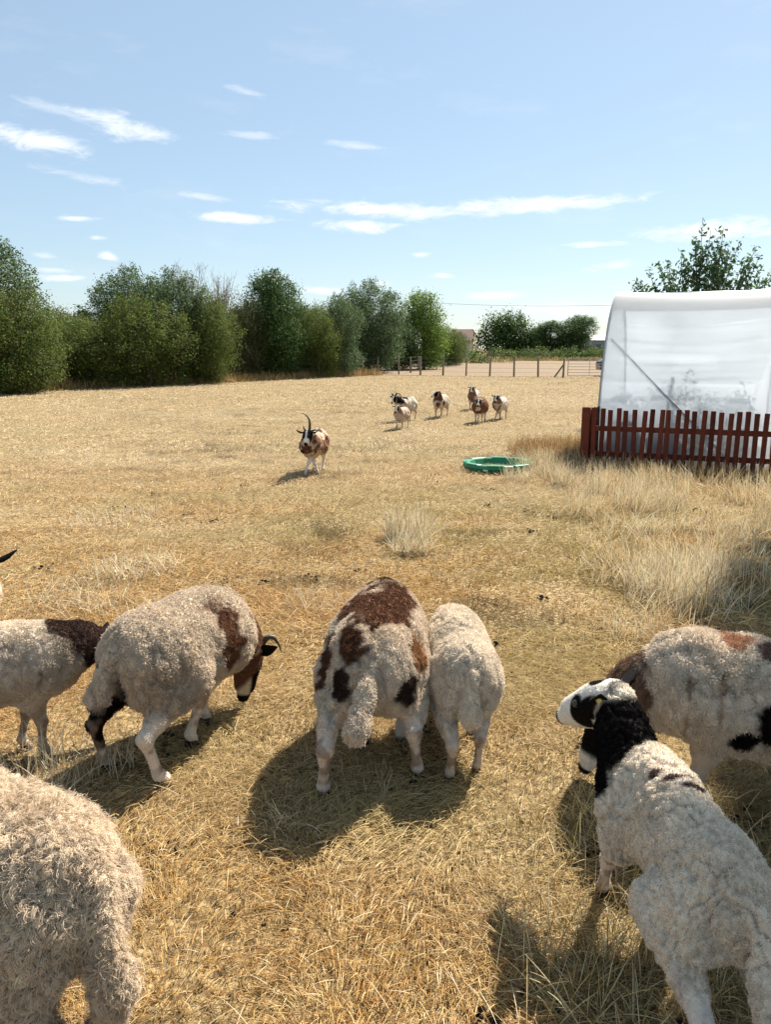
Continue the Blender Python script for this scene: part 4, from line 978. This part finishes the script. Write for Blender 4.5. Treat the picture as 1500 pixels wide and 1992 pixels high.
# head at the left edge
build_sheep('sheep with black ears and white face at the far left edge, mostly out of view', (-2.28, 3.80), heading(.72, -.69), dict(
    seed=17, res=.009, hair=16000, poll_w=(-1.905, 3.50, .655), muzzle_w=(-1.80, 3.34, .52), base=CREAM, face='blaze', neck=BLACK, ear=((.0, .95, .35), (.0, .95, .35))), NEAR)

RAM = [([(.0, .026, .055), (-.02, .045, .14), (-.035, .045, .23), (-.04, .005, .31), (-.035, -.055, .335)], .024), ([(.0, -.03, .05), (-.01, -.045, .09), (-.02, -.055, .12)], .018),
       ([(-.01, .045, .03), (-.02, .10, .045), (-.02, .15, .03), (-.01, .18, .0)], .018)]
c = spot(606, 922); build_sheep('brown and cream ram with one tall curved horn walking towards the camera', (-.955, 10.32), heading(-.13, -.99), dict(
    seed=21, scale=.86, res=.010, head=1.12, fore=((.34, -.07, 0), (.20, .08, 0)), hind=((-.22, .08, 0), (-.36, -.10, 0)), base=(.45, .34, .25), patches=((.0, .2, .47, .30, .10, .16, GINGER), (.1, -.2, .45, .30, .08, .2, BROWN), (.36, -.02, .42, .12, .12, .08, BROWN), (-.1, .05, .66, .1, .05, .05, BROWN), (.3, .12, .55, .1, .06, .12, GINGER), (.30, -.14, .35, .10, .08, .10, BLACK)), poll=(.42, .0, .665), muzzle=(.585, -.005, .535), horns=RAM, neck=(.08, .045, .03), leg=(.66, .60, .54), lump=.02, face='blaze', chest_r=(.18, .135, .185), barrel_r=(.32, .158, .195)), FARG)

def far_sheep(label, px, py, fx, fy, **kw):
    p = spot(px, py); d = dict(res=.014, lump=.02, relief=.008, lock=.04, chest_r=(.18, .13, .175), barrel_r=(.31, .150, .19), rump_r=(.17, .135, .165)); d.update(kw); d['scale'] = d.get('scale', 1)*.84; d['base'] = tuple(.84*q for q in d.get('base', CREAM)); return build_sheep(label, (p.x, p.y), heading(fx, fy), d, FARG)
HR = [([(.0, .03, .05), (-.05, .07, .10), (-.09, .12, .06), (-.07, .16, -.01), (-.01, .17, -.03)], .026), ([(.0, -.03, .05), (-.05, -.07, .10), (-.09, -.12, .06), (-.07, -.16, -.01), (-.01, -.17, -.03)], .026)]
far_sheep('far sheep with wide curled horns behind the small lamb, black spots on its back', 790, 819, -.58, -.81, seed=31, horns=HR, neck=BLACK, poll=(.46, -.05, .66), muzzle=(.62, -.06, .53), patches=((.12, .0, .64, .14, .15, .06, BLACK), (.24, .10, .52, .10, .08, .08, BLACK), (-.16, .02, .66, .10, .03, .04, BROWN)), face='blaze', base=(.58, .49, .39))
far_sheep('far young sheep with black and white face in front of the curled-horn sheep', 782, 834, -.35, -.93, seed=32, scale=.80, neck=(.22, .13, .09), base=(.52, .40, .31), poll=(.44, .0, .70), muzzle=(.60, .0, .57), patches=((.12, .16, .45, .05, .06, .14, BROWN),), lift=(0, .06), leg=(.62, .54, .46))
far_sheep('far sheep with a black head turned sideways, left of the brown-backed one', 858, 812, -.36, -.93, seed=33, neck=(.10, .05, .035), poll=(.41, .03, .73), muzzle=(.54, -.13, .64), patches=((.26, .12, .44, .09, .08, .12, BROWN), (.38, .02, .40, .07, .09, .14, BROWN)), base=(.60, .50, .40))
far_sheep('farthest sheep, standing alert behind the brown-backed one', 922, 797, -.3, -.95, seed=34, scale=.95, neck=(.16, .09, .06), base=(.62, .52, .42), poll=(.40, .0, .76), muzzle=(.54, .0, .63), patches=((.36, 0, .42, .12, .15, .18, (.15, .085, .06)),))
far_sheep('far brown-backed sheep with a white blaze facing the camera', 934, 822, -.25, -.97, seed=35, base=(.16, .075, .045), neck=(.30, .20, .15), poll=(.47, .02, .60), muzzle=(.64, .02, .50), patches=((-.1, 0, .67, .04, .2, .05, CREAM), (.40, 0, .40, .05, .08, .06, (.5, .4, .32)), (.1, -.2, .55, .04, .06, .1, CREAM)), barrel_r=(.32, .19, .21), chest_r=(.19, .165, .19), leg=(.5, .42, .35))
far_sheep('rightmost far sheep, pale with a brown chest, walking to the left', 973, 816, -.42, -.9, seed=36, scale=.93, neck=(.18, .10, .07), base=(.64, .55, .45), poll=(.42, .0, .71), muzzle=(.57, .0, .58), patches=((.36, -.02, .42, .10, .13, .16, (.16, .09, .065)),), fore=((.34, -.05, 0), (.20, .08, 0)))

# ------------------------------------------------------------------ droppings among the grass
def droppings():
    rg = np.random.default_rng(8); V, Fc = [], []; base = [(math.cos(a)*math.cos(b), math.sin(a)*math.cos(b), math.sin(b)) for b in (-1.0, 0, 1.0) for a in np.linspace(0, 2*PI, 6, endpoint=False)]
    for k in range(60):
        d = 1.3 + 9*rg.random()**1.4; cx, cy = (rg.random()*2-1)*.55*d, d
        for _ in range(rg.integers(4, 16)):
            x, y = cx + rg.normal(0, .05), cy + rg.normal(0, .05); q = .006 + .005*rg.random(); b = len(V)
            V += [(x + p[0]*q*1.3, y + p[1]*q, .014 + rg.random()*.001 + p[2]*q) for p in base]
            for j in range(2):
                for i in range(6): Fc.append((b+j*6+i, b+j*6+(i+1) % 6, b+j*6+6+(i+1) % 6, b+j*6+6+i))
    o = link('droppings', np_mesh('droppings', V, Fc), None, mat('droppings', (.022, .016, .010), .7)); o['kind'] = 'stuff'
droppings()

# ------------------------------------------------------------------ grass
PALE, STRAW, GOLD, RUST, OLIVE, DUN = (.70, .55, .335), (.60, .43, .205), (.52, .32, .115), (.37, .19, .066), (.25, .21, .07), (.31, .21, .11)
def pick(rg, n, cols, w):
    c = np.array(cols); w = np.array(w, float); return c[rg.choice(len(c), n, p=w/w.sum())]

def blades(rg, x, y, ln, lean, az, wd, col, bend=1.0, z0=None):
    """one curved strand per root: ln length, lean from upright in radians, az direction it leans to"""
    n = len(x); K = 4; pts = np.empty((n, K, 3)); ca, sa = np.cos(az), np.sin(az); px, py, pz = x.copy(), y.copy(), np.zeros(n) if z0 is None else z0.copy(); pts[:, 0] = np.stack([px, py, pz], 1)
    for i in range(1, K):
        a = lean*(1 + .35*bend*((i-.5)/(K-1)-.5)); s = ln/(K-1)
        px = px + np.sin(a)*ca*s; py = py + np.sin(a)*sa*s; pz = np.maximum(pz + np.cos(a)*s, .004); pts[:, i] = np.stack([px, py, pz], 1)
    return pts, wd[:, None]*np.array((1, .95, .75, .3))*.5, col

def grass():
    rg = np.random.default_rng(77); PT, RA, CO = [], [], []
    for (y0, y1, dens, wd, ht) in ((.9, 2.2, 34000, .0015, .032), (2.2, 4, 21000, .0019, .034), (4, 7, 6500, .0034, .042), (7, 12, 2100, .0042, .052), (12, 22, 620, .0075, .055), (22, 47, 150, .015, .06)):
        w1 = .60*y1 + 1.2; n = int(dens*(y1-y0)*2*w1); y = y0 + (y1-y0)*rg.random(n); x = (rg.random(n)*2-1)*w1; k = np.abs(x) < .60*y + 1.2; x, y = x[k], y[k]
        big = v2(x, y, .35, 1); mid = v2(x, y, 1.6, 2); fine = v2(x, y, 7, 3); k = rg.random(len(x)) < -.05 + 1.25*(.4*mid + .6*fine) ; x, y, big, mid, fine = x[k], y[k], big[k], mid[k], fine[k]; n = len(x)
        cell = .055; xr, yr = x*.83 + y*.56 + .05*np.sin(y*9), y*.83 - x*.56 + .05*np.sin(x*11); gx, gy = np.floor(xr/cell), np.floor(yr/cell); zz = np.zeros(n, np.int64)
        tx = (gx + _h(gx.astype(np.int64), gy.astype(np.int64), zz, 5))*cell; ty = (gy + _h(gx.astype(np.int64), gy.astype(np.int64), zz, 6))*cell
        tx, ty = tx*.83 - ty*.56, ty*.83 + tx*.56
        lit = rg.random(n) < .42 + .3*(mid-.5)
        ln = ht*(.5 + .9*rg.random(n))*(.5 + 1.0*mid)*np.where(lit, 1.25, 1.0); lean = np.where(lit, 1.15 + .38*rg.random(n), np.abs(rg.normal(0, .55, n)))
        out = np.arctan2(y-ty, x-tx) + rg.normal(0, .5, n); pull = np.where(lit, 0, .5 if y1 < 5 else 0)*rg.random(n); dd = np.hypot(x-tx, y-ty)/cell; x = x + (tx-x)*pull; y = y + (ty-y)*pull; lean = np.where(lit, lean, .15 + .75*dd*(.5 + rg.random(n)))
        az = np.where(lit, np.where(rg.random(n) < .6, rg.random(n)*6.283, v2(x, y, 1.1, 8)*12.0), out)
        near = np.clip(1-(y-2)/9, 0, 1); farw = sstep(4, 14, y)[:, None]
        col = np.where(lit[:, None], pick(rg, n, (PALE, STRAW, GOLD, DUN, RUST), (1.7, 3.4, 3, 1.6, 1.4)), pick(rg, n, (PALE, STRAW, GOLD, RUST, OLIVE, DUN), (.8, 2.4, 4.2, 2.2, 1.4, 1.2)))
        rustm = sstep(.5, .75, v2(x, y, .8, 5))[:, None]*near[:, None]*.75; col = col*(1-rustm) + np.array((.50, .285, .10))*rustm
        olv = (sstep(.46, .70, .5*v2(x + .8*y, y*1.3, .3, 6) + .5*v2(x, y*1.5, 1.1, 7))*.62)[:, None]; col = col*(1-olv) + np.array((.33, .29, .11))*olv
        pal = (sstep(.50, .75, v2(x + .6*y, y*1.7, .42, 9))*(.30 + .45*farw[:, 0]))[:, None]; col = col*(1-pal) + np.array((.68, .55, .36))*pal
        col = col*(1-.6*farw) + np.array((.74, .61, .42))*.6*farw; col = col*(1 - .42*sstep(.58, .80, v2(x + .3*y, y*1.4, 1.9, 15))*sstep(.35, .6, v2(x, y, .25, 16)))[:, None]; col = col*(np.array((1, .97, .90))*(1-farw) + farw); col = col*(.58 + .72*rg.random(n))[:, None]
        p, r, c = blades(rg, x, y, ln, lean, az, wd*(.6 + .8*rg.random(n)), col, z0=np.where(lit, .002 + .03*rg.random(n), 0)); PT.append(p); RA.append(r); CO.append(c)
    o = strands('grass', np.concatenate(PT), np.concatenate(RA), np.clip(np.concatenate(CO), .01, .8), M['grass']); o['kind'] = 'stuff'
    # loose long straws lying about and tall unmown tufts
    PT, RA, CO = [], [], []
    BLEACH = (.70, .59, .42)
    def tuft(cx, cy, r, h, n, lean=.35, az=None, cols=(BLEACH, PALE, DUN), w=(5, 2, .6), wd=.0024, sq=1.0):
        a = rg.random(n)*6.283; q = r*np.sqrt(rg.random(n)); x = cx + q*np.cos(a); y = cy + q*np.sin(a)*sq
        n = int(n*.62); x, y = x[:n], y[:n]; z = rg.random(n)*6.283 if az is None else az + rg.normal(0, 1.0, n)
        p, rr, c = blades(rg, x, y, h*(.5 + .7*rg.random(n)), np.abs(rg.normal(lean, .38, n)), z, wd*(.6 + 1.0*rg.random(n)), pick(rg, n, cols, w)*(.5 + .95*rg.random(n))[:, None], 1.5); PT.append(p); RA.append(rr); CO.append(c)
    for px, py, r, h, n, ln in ((795, 1050, .20, .27, 900, .4), (800, 1075, .16, .2, 350, .5), (225, 1010, .5, .11, 700, .9), (265, 1110, .35, .16, 520, .8), (150, 1180, .3, .2, 350, .9), (250, 1190, .2, .14, 200, .8), (625, 1180, .22, .16, 240, .6), (690, 915, .4, .12, 300, .6),
                                (1100, 945, .18, .28, 330, .5), (1160, 960, .16, .25, 260, .4), (1300, 1150, .30, .24, 900, .45), (1345, 1130, .26, .25, 600, .5), (1260, 985, .35, .26, 800, .5), (1010, 935, .22, .2, 300, .4),
                                (120, 1520, .16, .20, 140, .5), (60, 1500, .15, .18, 90, .5), (200, 1500, .12, .14, 90, .4), (545, 1630, .1, .09, 60, .3), (700, 1540, .16, .08, 110, .3), (1240, 1230, .2, .16, 220, .5)):
        p = spot(px, py); tuft(p.x, p.y, r, h, n, ln, wd=.0020 if p.y < 5 else .0034)
    rp = np.random.default_rng(3)
    for i in range(250):                                     # unmown strip before the red fence and to its right
        px = rp.uniform(1020, 1640); py = 905 + 335*rp.random()**1.7
        if py > 945 and px < 1020 + (py-905)*.75: continue
        if py > 1000 and rp.random() < .45: continue
        p = spot(px, py)
        if (p.y - A0[1]) - (p.x - A0[0])*math.tan(R(-21)) > -.05 and p.x > A0[0] - .05: continue
        h = .30 if py < 1000 else .24
        tuft(p.x, p.y, rp.uniform(.15, .34), h*rp.uniform(.5, 1.1), 130, rp.uniform(.35, .75), rp.uniform(0, 6.28), cols=(BLEACH, PALE, STRAW, DUN), w=(4, 3, 2, 1), wd=.0034)
    for i in range(80):                                      # rank grass in the shade at the fence's left end
        p = spot(rp.uniform(1010, 1145), rp.uniform(868, 905)); tuft(p.x, p.y, .22, .26*rp.uniform(.6, 1.1), 100, .4, cols=(DUN, STRAW, RUST), w=(3, 2, 1), wd=.0036)
    for i in range(210):                                     # inside and along the fence foot
        s = rp.uniform(-.1, 3.7); q = Vector(A0) + dirA*s + Vector((rp.uniform(-.05, .05), rp.uniform(-.16, .10), 0)); tuft(q.x, q.y, .10, .20*rp.uniform(.5, 1.2), 34, .35, cols=(STRAW, DUN, OLIVE, GOLD), w=(3, 2, 1, 2), wd=.003)
    for i in range(120):                                     # shaded right foreground: long stems, many flattened
        p = spot(rp.uniform(1000, 1560), 1560 + 480*rp.random()); tuft(p.x, p.y, .10, .17*rp.uniform(.5, 1.2), 26, rp.uniform(.4, 1.2), cols=(PALE, STRAW, OLIVE, DUN), w=(3, 3, 2, 2), wd=.0019)
    n = 1700; d = 1.0 + 9*rg.random(n)**1.5; x = (rg.random(n)*2-1)*(.6*d + .9); ln = .05 + .09*rg.random(n)**2
    p, r, c = blades(rg, x, d, ln, 1.35 + .2*rg.random(n), rg.random(n)*6.283, np.full(n, .0024)*(.7 + .1*d), pick(rg, n, (PALE, STRAW, (.66, .56, .40)), (3, 2, 2)), 1.0, .02 + .03*rg.random(n)); PT.append(p); RA.append(r); CO.append(c)
    o = strands('tall_grass', np.concatenate(PT), np.concatenate(RA), np.clip(np.concatenate(CO), .01, .85), M['grass']); o['kind'] = 'stuff'
    # rank grass along the foot of the hedge and in the far field corner
    PT, RA, CO = [], [], []
    for i in range(900):
        s = rp.random(); px = -60 + 800*s; Y = np.interp(px, (-60, 0, 450, 700, 760), (27.6, 28.6, 38.2, 47.2, 49)) + rp.uniform(-.3, 1.6); x = side(px, Y)
        tuft(x, Y, .45, rp.uniform(.15, .55), 22, .45, cols=(STRAW, DUN, RUST, OLIVE), w=(1.5, 3, 1.5, 2), wd=.013)  # mostly dun: the hedge's shade is put into the blade colours
    for i in range(170):
        px = rp.uniform(860, 1200); Y = rp.uniform(88, 104) if px < 1000 else rp.uniform(101, 107); tuft(side(px, Y), Y, .9, rp.uniform(.3, .75), 24, .4, cols=(STRAW, DUN, OLIVE), w=(2, 2, 4), wd=.035)
    o = strands('hedge_grass', np.concatenate(PT), np.concatenate(RA), np.clip(np.concatenate(CO), .01, .85), M['grass']); o['kind'] = 'stuff'
grass()
